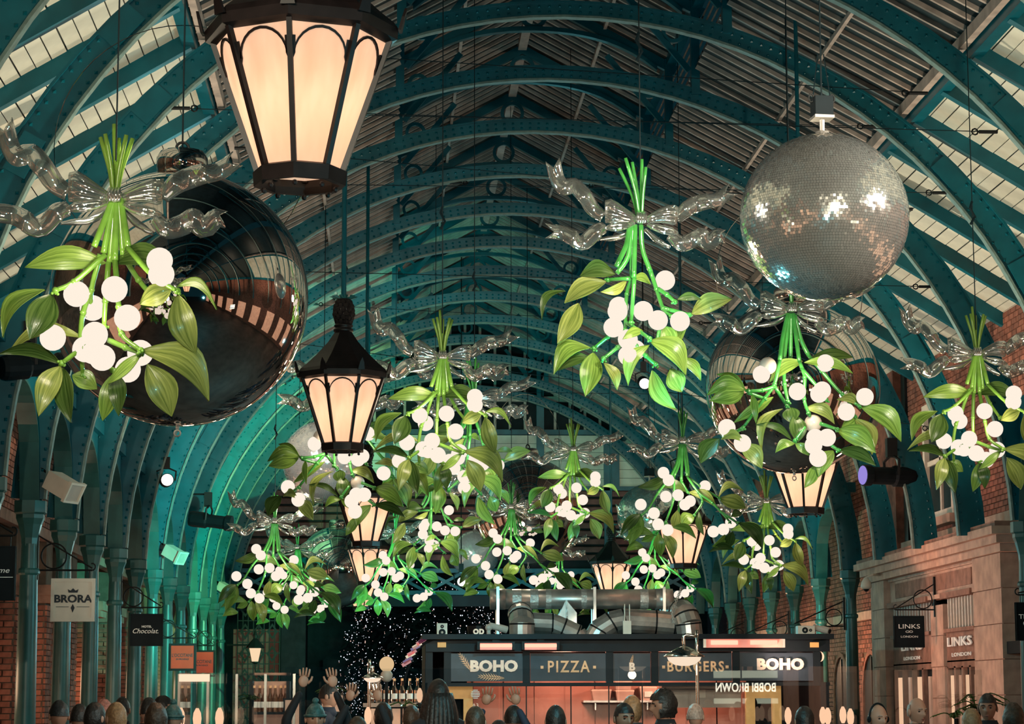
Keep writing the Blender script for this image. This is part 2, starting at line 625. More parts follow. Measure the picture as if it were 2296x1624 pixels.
# white boarded lower slopes
for s in (1, -1):
    root = link('ceiling', None, None, (XC, 0, 0))
    root['kind'] = 'structure'
    u0, z0, u1, z1 = 3.8, 7.95, 6.5, 6.33
    L = math.hypot(u1 - u0, z1 - z0)
    ang = math.atan2(z0 - z1, s * (u1 - u0))
    put('backing', MB().add([(s * u0, YA, z0 + .1), (s * u1, YA, z1 + .1), (s * u1, YZ, z1 + .1), (s * u0, YZ, z0 + .1)], [(0, 1, 2, 3)]), M_BACK, root)
    nb = 20
    bw = L / nb
    hb = BAY / 2
    bm_ = MB().box((.006, -hb / 2 + .01, -.012), (bw - .006, hb / 2 - .01, .012)).mesh('board', M_BOARD)
    rf = MB().box((0, -.055, -.08), (L, .055, .08)).mesh('rafter', M_TEAL)
    rest = MB()
    for k2 in range(-10, 2 * KEND):
        y = Y0 + hb * k2
        link('rafter', rf, root, (s * u0, y, z0 - .05), (0, ang, 0))
        for j in range(nb):
            t = j / nb
            dz = rnd.uniform(-.005, .005)
            if -5 <= k2 < 10:                               # the 300 that show largest on this slope
                link('board', bm_, root, (s * (u0 + (u1 - u0) * t), y + hb / 2, z0 + (z1 - z0) * t + .05 + dz), (0, ang, 0))
            else:
                d_, nrm_ = Vector((s * (u1 - u0), 0, z1 - z0)) / L, Vector((0, 0, dz + .05))
                a_ = Vector((s * u0, y + .01, z0)) + d_ * (t * L + .006) + nrm_
                b_ = a_ + d_ * (bw - .012)
                e_ = Vector((0, hb - .02, 0))
                h_ = Vector((0, 0, -.024))
                rest.add([a_, b_, b_ + e_, a_ + e_, a_ + h_, b_ + h_, b_ + e_ + h_, a_ + e_ + h_], [(3, 2, 1, 0), (4, 5, 6, 7), (0, 1, 5, 4), (1, 2, 6, 5), (2, 3, 7, 6), (3, 0, 4, 7)])
    put('boards', rest, M_BOARD, root)['kind'] = 'stuff'
    put('eaves_gutter', MB().box((s * 6.35, YA, 6.2), (s * 6.5, YZ, 6.45)), M_TEAL, root)


# ---- arches
def depth(a):
    """the ribs are slim at the crown and deepen towards the columns"""
    return .165 + .17 * math.sin(a) ** 2


def arc(r_, a0=-88, a1=88, n=44, out=False):
    P = []
    for i in range(n + 1):
        a = R(a0 + (a1 - a0) * i / n)
        q = r_ + (depth(a) if out else 0)
        P.append((q * math.sin(a), ZC + q * math.cos(a)))
    return P


FR = ((0, -.03, 0), (1, 0, 0), (0, 0, 1), (0, 1, 0))
ME = {}
ME['web'] = MB().ring(arc(5.41), arc(5.38, out=True), .06, FR, closed=False).mesh('web', M_TEAL)
F2 = ((0, -.05, 0), (1, 0, 0), (0, 0, 1), (0, 1, 0))
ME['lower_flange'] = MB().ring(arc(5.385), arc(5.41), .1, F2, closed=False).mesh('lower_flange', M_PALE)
ME['upper_flange'] = MB().ring(arc(5.38, out=True), arc(5.405, out=True), .1, F2, closed=False).mesh('upper_flange', M_TEAL)
mb = MB()
for row in (0, 1):
    nn = 150
    for i in range(nn):
        a = R(-86 + 172 * i / (nn - 1))
        rr = 5.445 if row == 0 else 5.34 + depth(a)
        c = (rr * math.sin(a), -.03, ZC + rr * math.cos(a))
        q = .016
        mb.add([(c[0] - q, c[1], c[2] - q), (c[0] + q, c[1], c[2] - q), (c[0] + q, c[1], c[2] + q), (c[0] - q, c[1], c[2] + q), (c[0], c[1] - .016, c[2])],
               [(0, 1, 4), (1, 2, 4), (2, 3, 4), (3, 0, 4)])
ME['rivets'] = mb.mesh('rivets', M_TEAL)
PLATE_AT = (-62, -48, 48, 62)                               # splice plates
ME['splice_plate'] = MB().box((-.18, -.055, 5.44), (.18, -.03, 5.64)).mesh('splice_plate', M_TEAL)
ME['post'] = {s: MB().box((s * 1.75 - .05, -.06, 8.8), (s * 1.75 + .05, .06, 9.95)).mesh('post', M_TEAL) for s in (1, -1)}
ME['brace'] = {s: MB().bar((s * .95, 0, 10.0), (s * 1.68, 0, 9.1), .05, .07).mesh('brace', M_TEAL) for s in (1, -1)}
circ = lambda x, z, r_, n=20: [(x + r_ * math.cos(2 * math.pi * i / n), z + r_ * math.sin(2 * math.pi * i / n)) for i in range(n)]
ME['roundel'] = {s: MB().ring(circ(s * 1.5, 9.58, .1), circ(s * 1.5, 9.58, .145), .05, ((0, -.025, 0),) + FR[1:]).mesh('roundel', M_TEAL) for s in (1, -1)}
ME['ridge_roundel'] = MB().ring(circ(0, 10.53, .13), circ(0, 10.53, .18), .06, FR).mesh('ridge_roundel', M_TEAL)
ME['rafter'] = {s: MB().bar((s * 1.85, 0, 9.8), (0, 0, 10.8), .08, .12).mesh('truss_rafter', M_TEAL) for s in (1, -1)}
ch = [(x, 10.34 - .26 * (x / 1.45) ** 2 * (1 + .5 * (x / 1.45) ** 2)) for x in [-1.6 + .16 * i for i in range(21)]]
ME['chord'] = MB().ring([(x, z - .03) for x, z in ch], [(x, z + .03) for x, z in ch], .1, ((0, -.05, 0),) + FR[1:], closed=False).mesh('chord', M_TEAL)


def arch(k, label):
    t = link('roof_arch', None, None, (XC, YB(k), 0))
    tag(t, label, 'roof arch', 'iron roof arches')
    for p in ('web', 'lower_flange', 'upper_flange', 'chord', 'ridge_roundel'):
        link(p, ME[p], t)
    for a in PLATE_AT:
        link('splice_plate', ME['splice_plate'], t, (0, 0, ZC), (0, R(a), 0))
    o = link('rivets', ME['rivets'], t)
    o['kind'] = 'stuff'
    for s in (1, -1):
        for p, q in (('post', 'post'), ('brace', 'brace'), ('roundel', 'roundel'), ('rafter', 'truss_rafter')):
            link(q, ME[p][s], t)
    return t


for k in range(-9, KEND + 1):
    n = ORD[KEND - k]
    arch(k, 'riveted teal iron roof arch with pale lower flange, %s from the far gable' % n)

# ---- columns and the arcade arches between them
CU = 5.54
ME['shaft'] = MB().lathe([(.115, .3), (.11, 1.2), (.098, 2.6), (.085, 3.3)], 14, cap=False).mesh('shaft', M_COLUMN, True)
ME['collar'] = MB().lathe([(.1, 2.98), (.112, 3.0), (.112, 3.03), (.1, 3.05)], 14).mesh('collar', M_COLUMN)
ME['capital'] = MB().lathe([(.085, 3.28), (.09, 3.36), (.125, 3.5), (.15, 3.56), (.15, 3.6), (.17, 3.62), (.17, 3.74)], 8, ph=.5).mesh('capital', M_COLUMN)
ME['column_base'] = MB().lathe([(.19, 0), (.19, .14), (.15, .2), (.15, .26), (.115, .32)], 8, ph=.5).mesh('column_base', M_COLUMN)
n = 18
yy = [.09 + (BAY - .18) * i / n for i in range(n + 1)]
inn = [(y, 3.78 + 1.08 * math.sqrt(max(0, 1 - ((y - BAY / 2) / (BAY / 2 - .09)) ** 2)) ** .8) for y in yy]
inn[0] = (.09, 3.74)
inn[-1] = (BAY - .09, 3.74)
FA = ((-.05, 0, 0), (0, 1, 0), (0, 0, 1), (1, 0, 0))
mb = MB()
mb.ring(inn, [(y, 5.02) for y in yy], .1, FA, closed=False)
ME['arch_plate'] = mb.mesh('arch_plate', M_TEAL)
ME['arch_rim'] = MB().ring([(y, z - .03) for y, z in inn], inn, .2, ((-.1, 0, 0),) + FA[1:], closed=False).mesh('arch_rim', M_COLUMN)
ME['top_beam'] = MB().box((-.12, 0, 5.0), (.12, BAY, 5.16)).mesh('top_beam', M_TEAL)
ME['arcade_roundel'] = MB().ring(circ(.24, 4.66, .09), circ(.24, 4.66, .14), .16, ((-.08, 0, 0),) + FA[1:]).mesh('arcade_roundel', M_COLUMN)


def column(s, k, label):
    t = thing('iron_column', label, 'column', (XC + s * CU, YB(k), 0), 0, 'arcade columns')
    for p in ('column_base', 'shaft', 'collar', 'capital'):
        link(p, ME[p], t)


def arcade(s, k, label):
    t = thing('arcade_arch', label, 'arch', (XC + s * CU, YB(k), 0), 0, 'arcade arches')
    for p in ('arch_plate', 'arch_rim', 'top_beam', 'arcade_roundel'):
        link(p, ME[p], t)


for k in range(-3, KEND):
    column(-1, k, 'green iron column on the arcade of square shop signs, %s from the far gable' % ORD[KEND - 1 - k])
    arcade(-1, k, 'teal arcade arch on the side of square shop signs, %s from the far gable' % ORD[KEND - 1 - k])
for k in list(range(-1, 2)) + list(range(5, KEND)):
    column(1, k, 'green iron column on the brick side behind the food kiosk, %s from the far gable' % ORD[KEND - 1 - k])
    arcade(1, k, 'teal arcade arch on the brick side behind the food kiosk, %s from the far gable' % ORD[KEND - 1 - k]) if k != 1 else None

# ---- brick walls
BR = MB().box((-.106, -.03, -.031), (.106, .012, .031)).mesh('brick', M_BRICK)
BRV = [BR]
for dz in (.8, 1.25):
    m2 = pm('red_brick_tone', (.24 * dz, .085 * dz, .055 * dz), .85, var=.4, scale=7, bump=.3)
    me = BR.copy()
    me.materials.clear()
    me.materials.append(m2)
    BRV.append(me)


def brick_face(root, x0, x1, z0, z1, frame, singles, skip=None):
    """courses of bricks on a wall face: the first SINGLES as parts, the rest joined.
    frame(u, v) -> (location, rotation about z)"""
    mbj = MB()
    nsing = 0
    row = 0
    z = z0 + .04
    while z < z1 - .02:
        u = x0 + (.0 if row % 2 else -.11)
        while u < x1 - .02:
            a, b = max(u, x0), min(u + .215, x1)
            if b - a > .05 and not (skip and skip((a + b) / 2, z)):
                loc, rz = frame((a + b) / 2, z)
                if nsing < singles:
                    o = link('brick', BRV[rnd.randrange(3)], root, loc, (0, 0, rz), ((b - a - .004) / .215, 1, 1))
                    o.location.y += 0
                    nsing += 1
                else:
                    c, sn = math.cos(rz), math.sin(rz)
                    h = (b - a) / 2 - .005
                    pts = [(-h, .0, -.031), (h, .0, -.031), (h, -.028, -.031), (-h, -.028, -.031), (-h, .0, .031), (h, .0, .031), (h, -.028, .031), (-h, -.028, .031)]
                    mbj.add([(loc[0] + c * p[0] - sn * p[1], loc[1] + sn * p[0] + c * p[1], loc[2] + p[2]) for p in pts],
                            [(3, 2, 6, 7), (2, 1, 5, 6), (0, 3, 7, 4), (7, 6, 5, 4), (0, 1, 2, 3)], rnd.randrange(3))
            u += .225
        z += .075
        row += 1
    if mbj.v:
        o = put('bricks', mbj, [me.materials[0] for me in BRV], root)
        o['kind'] = 'stuff'


# the wall on the side of the square signs: piers, openings with lit shops, solid brick over them
wl = struct('wall_left', None)
XL = XC - HW
put('upper_wall', MB().box((XL - .5, 12, 3.9), (XL - .06, YZ, 6.5)), M_MORTAR, wl)
brick_face(wl, 21.5, 34, 3.92, 6.3, lambda u, v: ((XL - .06, u, v), R(90)), 300)
put('shop_line', MB().box((XL - .62, 12, 0), (XL - .5, YZ, 3.95)), M_DARKSTONE, wl)
put('string_course', MB().box((XL - .1, 12, 3.82), (XL + .04, YZ, 3.95)), M_DARKSTONE, wl)
for k in range(-1, KEND + 1):
    y = YB(k)
    p = struct('wall_left', None)
    put('pier_core', MB().box((XL - .5, y - .3, 0), (XL - .03, y + .3, 3.9)), M_MORTAR, p)
    put('impost', MB().box((XL - .52, y - .38, 3.0), (XL + .1, y + .38, 3.1)).box((XL - .52, y - .42, 3.1), (XL + .14, y + .42, 3.24)), M_DARKSTONE, p)
    put('plinth', MB().box((XL - .52, y - .36, 0), (XL + .06, y + .36, .45)), M_STONE, p)
    if 0 <= k <= 9:
        brick_face(p, XL - .49, XL - .03, .5, 2.98, lambda u, v: ((u, y - .3, v), 0), 300 if 1 <= k <= 5 else 0)
        brick_face(p, y - .3, y + .3, .5, 2.98, lambda u, v: ((XL - .03, u, v), R(90)), 0)
    if k < KEND:
        wv = struct('window_%d' % (k + 2), None)
        put('shop_glass', MB().box((XL - .5, y + .4, .5), (XL - .47, y + BAY - .4, 2.7)), M_SHOPGLASS, wv)
        put('glazing_frame', MB().box((XL - .47, y + .36, .4), (XL - .42, y + .44, 3)).box((XL - .47, y + BAY / 2 - .04, .4), (XL - .42, y + BAY / 2 + .04, 3)).box((XL - .47, y + BAY - .44, .4), (XL - .42, y + BAY - .36, 3)).box((XL - .47, y + .4, 2.68), (XL - .42, y + BAY - .4, 2.8)), M_REDSIGN if k in (5, 6, 7, 8) else M_STONE if k % 2 else M_BROWNIRON, wv)

put('near_wall', MB().box((XL - .6, YA, 0), (XL - .5, 12, 6.5)), M_BRICK, wl)
for i in range(9):
    y = YA + 2 + i * 3.1
    for sx_, w3 in ((XL - .48, wl),):
        put('lit_shop_window', MB().box((sx_, y, .4), (sx_ + .03, y + 1.7, 2.6)), M_SHOPGLASS, w3)
# the brick wall behind the kiosk
wr = struct('wall_right', None)
XR = XC + 6.2
put('wall_core', MB().box((XR, 36.4, 0), (XR + .4, YZ, 6.5)), M_MORTAR, wr)
brick_face(wr, 36.5, 55, 0.6, 6.2, lambda u, v: ((XR, u, v), R(-90)), 0, skip=lambda u, v: v < 2.45 and abs(((u - 37.2) % 2.57) - 1.28) < .75)
put('string_course', MB().box((XR - .07, 36.4, 3.02), (XR + .02, YZ, 3.16)), M_STONE, wr)
put('wall_behind', MB().box((XC + 6.9, -5, 0), (XC + 7.2, 26.2, 6.5)), M_BRICK, wr)
for i in range(9):
    y = -4.5 + i * 3.1
    put('lit_shop_window', MB().box((XC + 6.86, y, .4), (XC + 6.9, y + 1.7, 2.8)), M_SHOPGLASS, wr)
for i in range(7):
    y = 37.2 + 2.57 * i + 1.28
    wv = struct('window_%d' % (i + 21), None)
    pts = [(-.66, .5), (.66, .5)] + [(.66 * math.cos(a), 1.78 + .66 * math.sin(a)) for a in [math.pi * j / 10 for j in range(11)]]
    put('glass', MB().prism(pts, .05, ((XR - .04, y, 0), (0, 1, 0), (0, 0, 1), (1, 0, 0))), M_BLACK, wv)
    po = [(-.74, .4), (.74, .4)] + [(.74 * math.cos(a), 1.78 + .74 * math.sin(a)) for a in [math.pi * j / 10 for j in range(11)]]
    put('brick_surround', MB().ring(pts, po, .1, ((XR - .07, y, 0), (0, 1, 0), (0, 0, 1), (1, 0, 0))), M_BRICK, wv)
    put('mullion', MB().box((XR - .06, y - .02, .5), (XR - .03, y + .02, 2.4)), M_IRON, wv)

# ---- stone shop front with brick storey over it
sh = struct('wall_right', None)
FX = 7.6                                                    # face of the shop front
YN, YF = 26.6, 36.4
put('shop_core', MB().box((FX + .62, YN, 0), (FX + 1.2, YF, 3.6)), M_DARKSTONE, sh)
put('corner_return', MB().box((FX + .03, YF - .1, 0), (FX + .7, YF, 3.6)), M_STONE, sh)


def pilaster(y0, y1, x, z1, mat):
    n = int(round(z1 / .42))
    hgt = z1 / n
    me = MB().box((0, .006, .006), (.6, y1 - y0 - .006, hgt - .006)).mesh('stone_block', mat)
    for i in range(n):
        link('stone_block', me, sh, (x + rnd.uniform(-.004, .004), y0, i * hgt))
    put('joint', MB().box((x + .02, y0 + .01, 0), (x + .6, y1 - .01, z1)), M_DARKSTONE, sh)


pilaster(35.3, 36.15, FX, 3.5, M_STONE)
pilaster(31.85, 32.6, FX + .07, 3.0, M_STONE)
pilaster(28.5, 29.9, FX, 3.5, M_STONE)
put('frieze', MB().box((FX + .1, 29.9, 3.12), (FX + .6, 35.3, 3.55)), M_STONE, sh)
put('frieze_moulding', MB().box((FX + .05, 29.9, 3.08), (FX + .2, 35.3, 3.14)).box((FX + .07, 29.9, 3.46), (FX + .2, 35.3, 3.52)), M_STONE, sh)
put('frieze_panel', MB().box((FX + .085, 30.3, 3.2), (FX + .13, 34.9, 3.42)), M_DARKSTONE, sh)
put('cornice', MB().box((FX - .12, 28.2, 3.6), (FX + .7, YF + .1, 3.7)).box((FX - .2, 28.1, 3.7), (FX + .7, YF + .18, 3.8)).box((FX - .05, 28.3, 3.5), (FX + .7, YF + .05, 3.6)), M_STONE, sh)
put('ledge_weathering', MB().box((FX - .16, 28.1, 3.8), (FX + .75, YF + .14, 3.86)), M_DARKSTONE, sh)
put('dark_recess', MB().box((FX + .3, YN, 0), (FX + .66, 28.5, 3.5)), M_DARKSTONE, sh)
put('recess_lintel', MB().box((FX + .05, YN, 2.25), (FX + .6, 28.5, 2.4)), M_BLACK, sh)
put('upper_core', MB().box((7.97, 26.2, 3.8), (8.5, YF, 7.2)), M_MORTAR, sh)
put('stone_course', MB().box((7.86, 28.3, 3.86), (8, 35.2, 4.06)), M_STONE, sh)
wy0, wy1, wz0, wz1 = 31.85, 33.6, 4.25, 5.95
brick_face(sh, 28.2, 36.3, 4.08, 7.0, lambda u, v: ((7.97, u, v), R(-90)), 300, skip=lambda u, v: (wy0 - .1 < u < wy1 + .1 and wz0 - .1 < v < wz1 + .1))
put('brick_pier', MB().box((7.8, 35.2, 3.86), (8.1, 36.35, 7)), M_BRICK, sh)
put('drain_recess', MB().box((7.9, 34.85, 3.86), (7.95, 35.1, 7)), M_IRON, sh)
M_BARLIT = pm('dim_lit_door', (.3, .16, .1), .4, var=.5, scale=4, emit=(1, .55, .36), es=.25)
wv = struct('window_40', None)
put('frame', MB().ring([(wy0 + .12, wz0 + .1), (wy1 - .12, wz0 + .1), (wy1 - .12, wz1 - .1), (wy0 + .12, wz1 - .1)], [(wy0, wz0), (wy1, wz0), (wy1, wz1), (wy0, wz1)], .18, ((7.86, 0, 0), (0, 1, 0), (0, 0, 1), (1, 0, 0))), M_WHITE, wv)
put('sash_bar', MB().box((7.9, wy0 + .1, 5.05), (7.95, wy1 - .1, 5.12)).box((7.9, 32.68, wz0), (7.95, 32.76, wz1)), M_WHITE, wv)
for a in (0, 1):
    for b in (0, 1):
        put('pane', MB().box((7.93, wy0 + .12 + a * .82, wz0 + .1 + b * .8), (7.945, wy0 + .82 + a * .82, wz0 + .82 + b * .8)), M_ROOFGLASS, wv)
put('sill', MB().box((7.78, wy0 - .1, wz0 - .12), (8, wy1 + .1, wz0)), M_STONE, wv)
for n_, (ya, yb) in ((41, (30.15, 31.8)), (42, (32.65, 35.2))):
    wv = struct('window_%d' % n_, None)
    X0 = FX + .12
    put('glass_back', MB().box((X0 + .05, ya, 2.62), (X0 + .1, yb, 3.1)), M_BLACK, wv)
    nb = 10 if n_ == 41 else 14
    bme = MB().box((-.018, -.018, 2.64), (.018, .018, 3.08)).mesh('grille_bar', M_WHITE if n_ == 41 else M_PLASTIC)
    for i in range(nb):
        link('grille_bar', bme, wv, (X0, ya + .12 + (yb - ya - .24) * i / (nb - 1), 0))
    put('arched_head', MB().box((X0 - .1, ya, 3.06), (X0 + .1, yb, 3.14)).box((X0 - .06, ya, 2.6), (X0 + .1, yb, 2.65)), M_DARKSTONE, wv)
    put('fascia', MB().box((X0 - .02, ya, 2.2), (X0 + .1, yb, 2.6)), M_DARKSTONE, wv)
    lw_ = text('lettering', 'LINKS', wv, (X0 - .05, (ya + yb) / 2 - (.1 if n_ == 42 else .0), 2.46), .17, M_PRINTW, '-X', .003, .01, sx=3.0)
    text('lettering', 'LONDON', wv, (X0 - .05, (ya + yb) / 2 - .1, 2.29), .07, M_PRINTW, '-X', .001, .006, sx=3.4)
    put('door_glass', MB().box((X0 + .04, ya, .1), (X0 + .06, yb, 2.14)), M_BLACK, wv)
    fr = MB().box((X0 - .02, ya, 2.12), (X0 + .08, yb, 2.22))
    for i in range(5):
        y = ya + (yb - ya) * i / 4
        fr.box((X0 - .02, y - .05, 0), (X0 + .08, y + .05, 2.14))
    put('door_frame', fr, M_DARKSTONE, wv)
    for i in range(4):
        y = ya + (yb - ya) * (i + .5) / 4
        put('lit_panel', MB().box((X0 + .0, y - (.11 if i % 2 else .07), .9), (X0 + .035, y + (.11 if i % 2 else .07), 2.02)), M_WARM if i % 2 else M_BARLIT, wv)

# ---- the far gable
M_NIGHT = pm('dim_purple_stone', (.028, .022, .03), .85, spec=.1)
ge = struct('wall_back', None)
GY = YEND
prof = [(XC - 6.5, 6.3), (XC - 3.75, 8.0), (XC - 1.8, 9.1), (XC, 10.9), (XC + 1.8, 9.1), (XC + 3.75, 8.0), (XC + 6.5, 6.3), (XC + 6.5, 8.05), (XC - 6.5, 8.05)]
put('dark_glazing', MB().prism([(XC - 5.6, 8.05), (XC + 5.6, 8.05), (XC + 3, 9.3), (XC, 10.9), (XC - 3, 9.3)], .04, ((0, GY + .05, 0), (1, 0, 0), (0, 0, 1), (0, 1, 0))), M_BLACK, ge)
gb = MB().box((-.03, -.03, 0), (.03, .03, 1)).mesh('gable_bar', M_BAR)
for i in range(-14, 15):
    x = i * .36
    link('gable_bar', gb, ge, (XC + x, GY, 8.05), None, (1, 1, max(.2, roof_z(XC + x) + .1 - 8.05)))
for z in (8.05, 8.85, 9.7):
    hw = min(6.3, {8.05: 6.3, 8.85: 3.6, 9.7: 1.9}[z])
    put('gable_rail', MB().box((XC - hw, GY - .08, z - .06), (XC + hw, GY + .08, z + .06)), M_BAR if z > 8.05 else M_TEAL, ge)
for x in (-3.6, -1.8, 1.8, 3.6):
    put('gable_post', MB().box((XC + x - .09, GY - .12, 6.7), (XC + x + .09, GY, 9.1)), M_TEAL, ge)
bd = MB().box((-6.3, -.02, .004), (6.3, .02, .2)).mesh('board', M_BOARD)
for i in range(6):
    link('board', bd, ge, (XC, GY, 6.75 + i * .205))
sl = MB().box((-6.3, -.03, 0), (6.3, .03, .13)).mesh('louvre', pm('red_brown_louvre', (.16, .06, .05), .7, var=.3))
for i in range(9):
    link('louvre', sl, ge, (XC, GY - .02, 5.0 + i * .19), (.4, 0, 0))
put('louvre_backing', MB().box((XC - 6.3, GY + .04, 4.8), (XC + 6.3, GY + .1, 6.75)), M_BLACK, ge)
for z in (4.22, 4.74, 6.7):
    put('girder_chord', MB().box((XC - 6.3, GY - .1, z - .05), (XC + 6.3, GY + .05, z + .05)), M_TEAL, ge)
for i in range(14):
    x = XC - 6.3 + .9 * i
    put('lattice_brace', MB().bar((x, GY - .05, 4.24), (x + .9, GY - .05, 4.72), .07, .04, (0, 1, 0)), M_TEAL, ge)
    put('lattice_brace', MB().bar((x + .9, GY - .02, 4.24), (x, GY - .02, 4.72), .07, .04, (0, 1, 0)), M_TEAL, ge)
for x in (3.4,):
    put('girder_post', MB().box((XC + x - .08, GY - .1, 4.2), (XC + x + .08, GY + .02, 8)), M_TEAL, ge)
put('end_pier', MB().box((at(632, 1400, GY).x, GY - .3, 0), (at(686, 1400, GY).x, GY + .3, 4.2)), M_NIGHT, ge)
put('end_pier', MB().box((at(1590, 1400, GY).x, GY - .3, 0), (at(1680, 1400, GY).x, GY + .3, 4.2)), M_NIGHT, ge)
put('dark_lintel', MB().box((XL, GY, 3.9), (XC + HW, GY + .2, 4.2)), M_FRAME, ge)
wb = struct('wall_back', None)
put('portico', MB().box((at(690, 1400, 70).x, 70, 0), (at(800, 1400, 70).x, 70.5, 4.6)).box((at(725, 1400, 69).x, 69, 2.6), (at(800, 1400, 69).x, 69.6, 2.9)), pm('night_stone', (.04, .045, .05), .8), wb)
put('night_backdrop_house', MB().box((-14, 74, 0), (20, 75, 9)), pm('night_house_front', (.02, .026, .03), .9), struct('wall_back', None))
# iron gate screen with scrolls beside the last columns
gt = thing('iron_screen', 'black iron lattice screen with diamond rosettes at the end of the arcade', 'gate', (0, GY - .5, 0))
gx0, gx1 = at(536, 1400, GY).x, at(630, 1400, GY).x
nv = 9
vb = MB().box((-.012, -.012, .2), (.012, .012, 4.1)).mesh('upright', M_IRON)
hb_ = MB().box((gx0, -.012, -.012), (gx1, .012, .012)).mesh('rail', M_IRON)
for i in range(nv):
    link('upright', vb, gt, (gx0 + (gx1 - gx0) * i / (nv - 1), 0, 0))
for i in range(16):
    link('rail', hb_, gt, (0, 0, .3 + i * .25))
ro = MB().ring([(.08 * math.cos(a), .12 * math.sin(a)) for a in [math.pi * j / 2 for j in range(4)]], [(.13 * math.cos(a), .19 * math.sin(a)) for a in [math.pi * j / 2 for j in range(4)]], .03, ((0, -.02, 0), (1, 0, 0), (0, 0, 1), (0, 1, 0))).mesh('rosette', M_IRON)
for i in range(3):
    for j in range(7):
        link('rosette', ro, gt, (gx0 + (gx1 - gx0) * (.18 + .32 * i), 0, .7 + j * .52))
put('lit_shop_behind', MB().box((gx0 - .2, 1.6, 0), (gx1 - .1, 1.7, 3.4)), pm('dim_shop_light', (.03, .015, .01), .5, var=.9, scale=3, emit=(1, .42, .25), es=.035), gt)

# ---- night tree outside with fairy lights
tb = at(950, 1560, 66)
tr = thing('lit_tree', 'dark tree outside the far end covered in tiny white fairy lights', 'tree', (tb.x, 66, 0))
put('trunk', MB().tube([(0, 0, 0), (.1, 0, 1.5), (0, .1, 3)], [.22, .16, .08], 8), M_IRON, tr)
cr, fl, fw_ = MB(), MB(), MB()
r2 = random.Random(3)
for i in range(3600):
    z = r2.uniform(.7, 5.0)
    rad = 2.35 * (1 - ((z - 2.4) / 3.0) ** 2) ** .5 * r2.uniform(.2, 1) if abs(z - 2.4) < 2.9 else .2
    a = r2.uniform(0, 2 * math.pi)
    c = Vector((rad * math.cos(a), rad * math.sin(a), z))
    d = Vector((r2.gauss(0, 1), r2.gauss(0, 1), r2.gauss(0, .6))).normalized() * .2
    e = d.cross(Vector((r2.gauss(0, 1), r2.gauss(0, 1), 1))).normalized() * .07
    n_ = d.cross(e).normalized() * .01
    cr.add([c - d, c + e + n_, c + d, c - e + n_], [(0, 1, 2, 3)])
    if i < 2100:
        rr = 2.4 * (1 - min(1, ((z - 2.4) / 3.0) ** 2)) ** .5 * r2.uniform(.75, 1.02)
        c = (rr * math.cos(a), rr * math.sin(a), z)
        (fw_ if i % 4 == 0 else fl).sphere(c, r2.choice((.007, .009, .012, .017)), 5, 4)
o = put('foliage', cr, M_PINE, tr)
o['kind'] = 'stuff'
o = put('fairy_lights', fl, M_FAIRY, tr)
o['kind'] = 'stuff'
o = put('fairy_lights', fw_, M_FAIRYW, tr)
o['kind'] = 'stuff'


# ================================================================== hanging things
def cable_to_roof(root, x, y, z, top=None, rad=.006, name='cable', mat=None, off=(0, 0)):
    h = (top or roof_z(x + off[0])) - z
    return put(name, MB().tube([(off[0], off[1], 0), (off[0], off[1], h)], rad, 5), mat or M_WIRE, root)


# ---- street lanterns hung in two rows
RT, RB = .36, .172
LZ0, LZ1 = .03, .57
c8 = [2 * math.pi * (j + .5) / 8 for j in range(8)]
pt8 = lambda j, t, off=0.: Vector(((RB + (RT - RB) * t + off) * math.cos(c8[j % 8]), (RB + (RT - RB) * t + off) * math.sin(c8[j % 8]), LZ0 + (LZ1 - LZ0) * t))


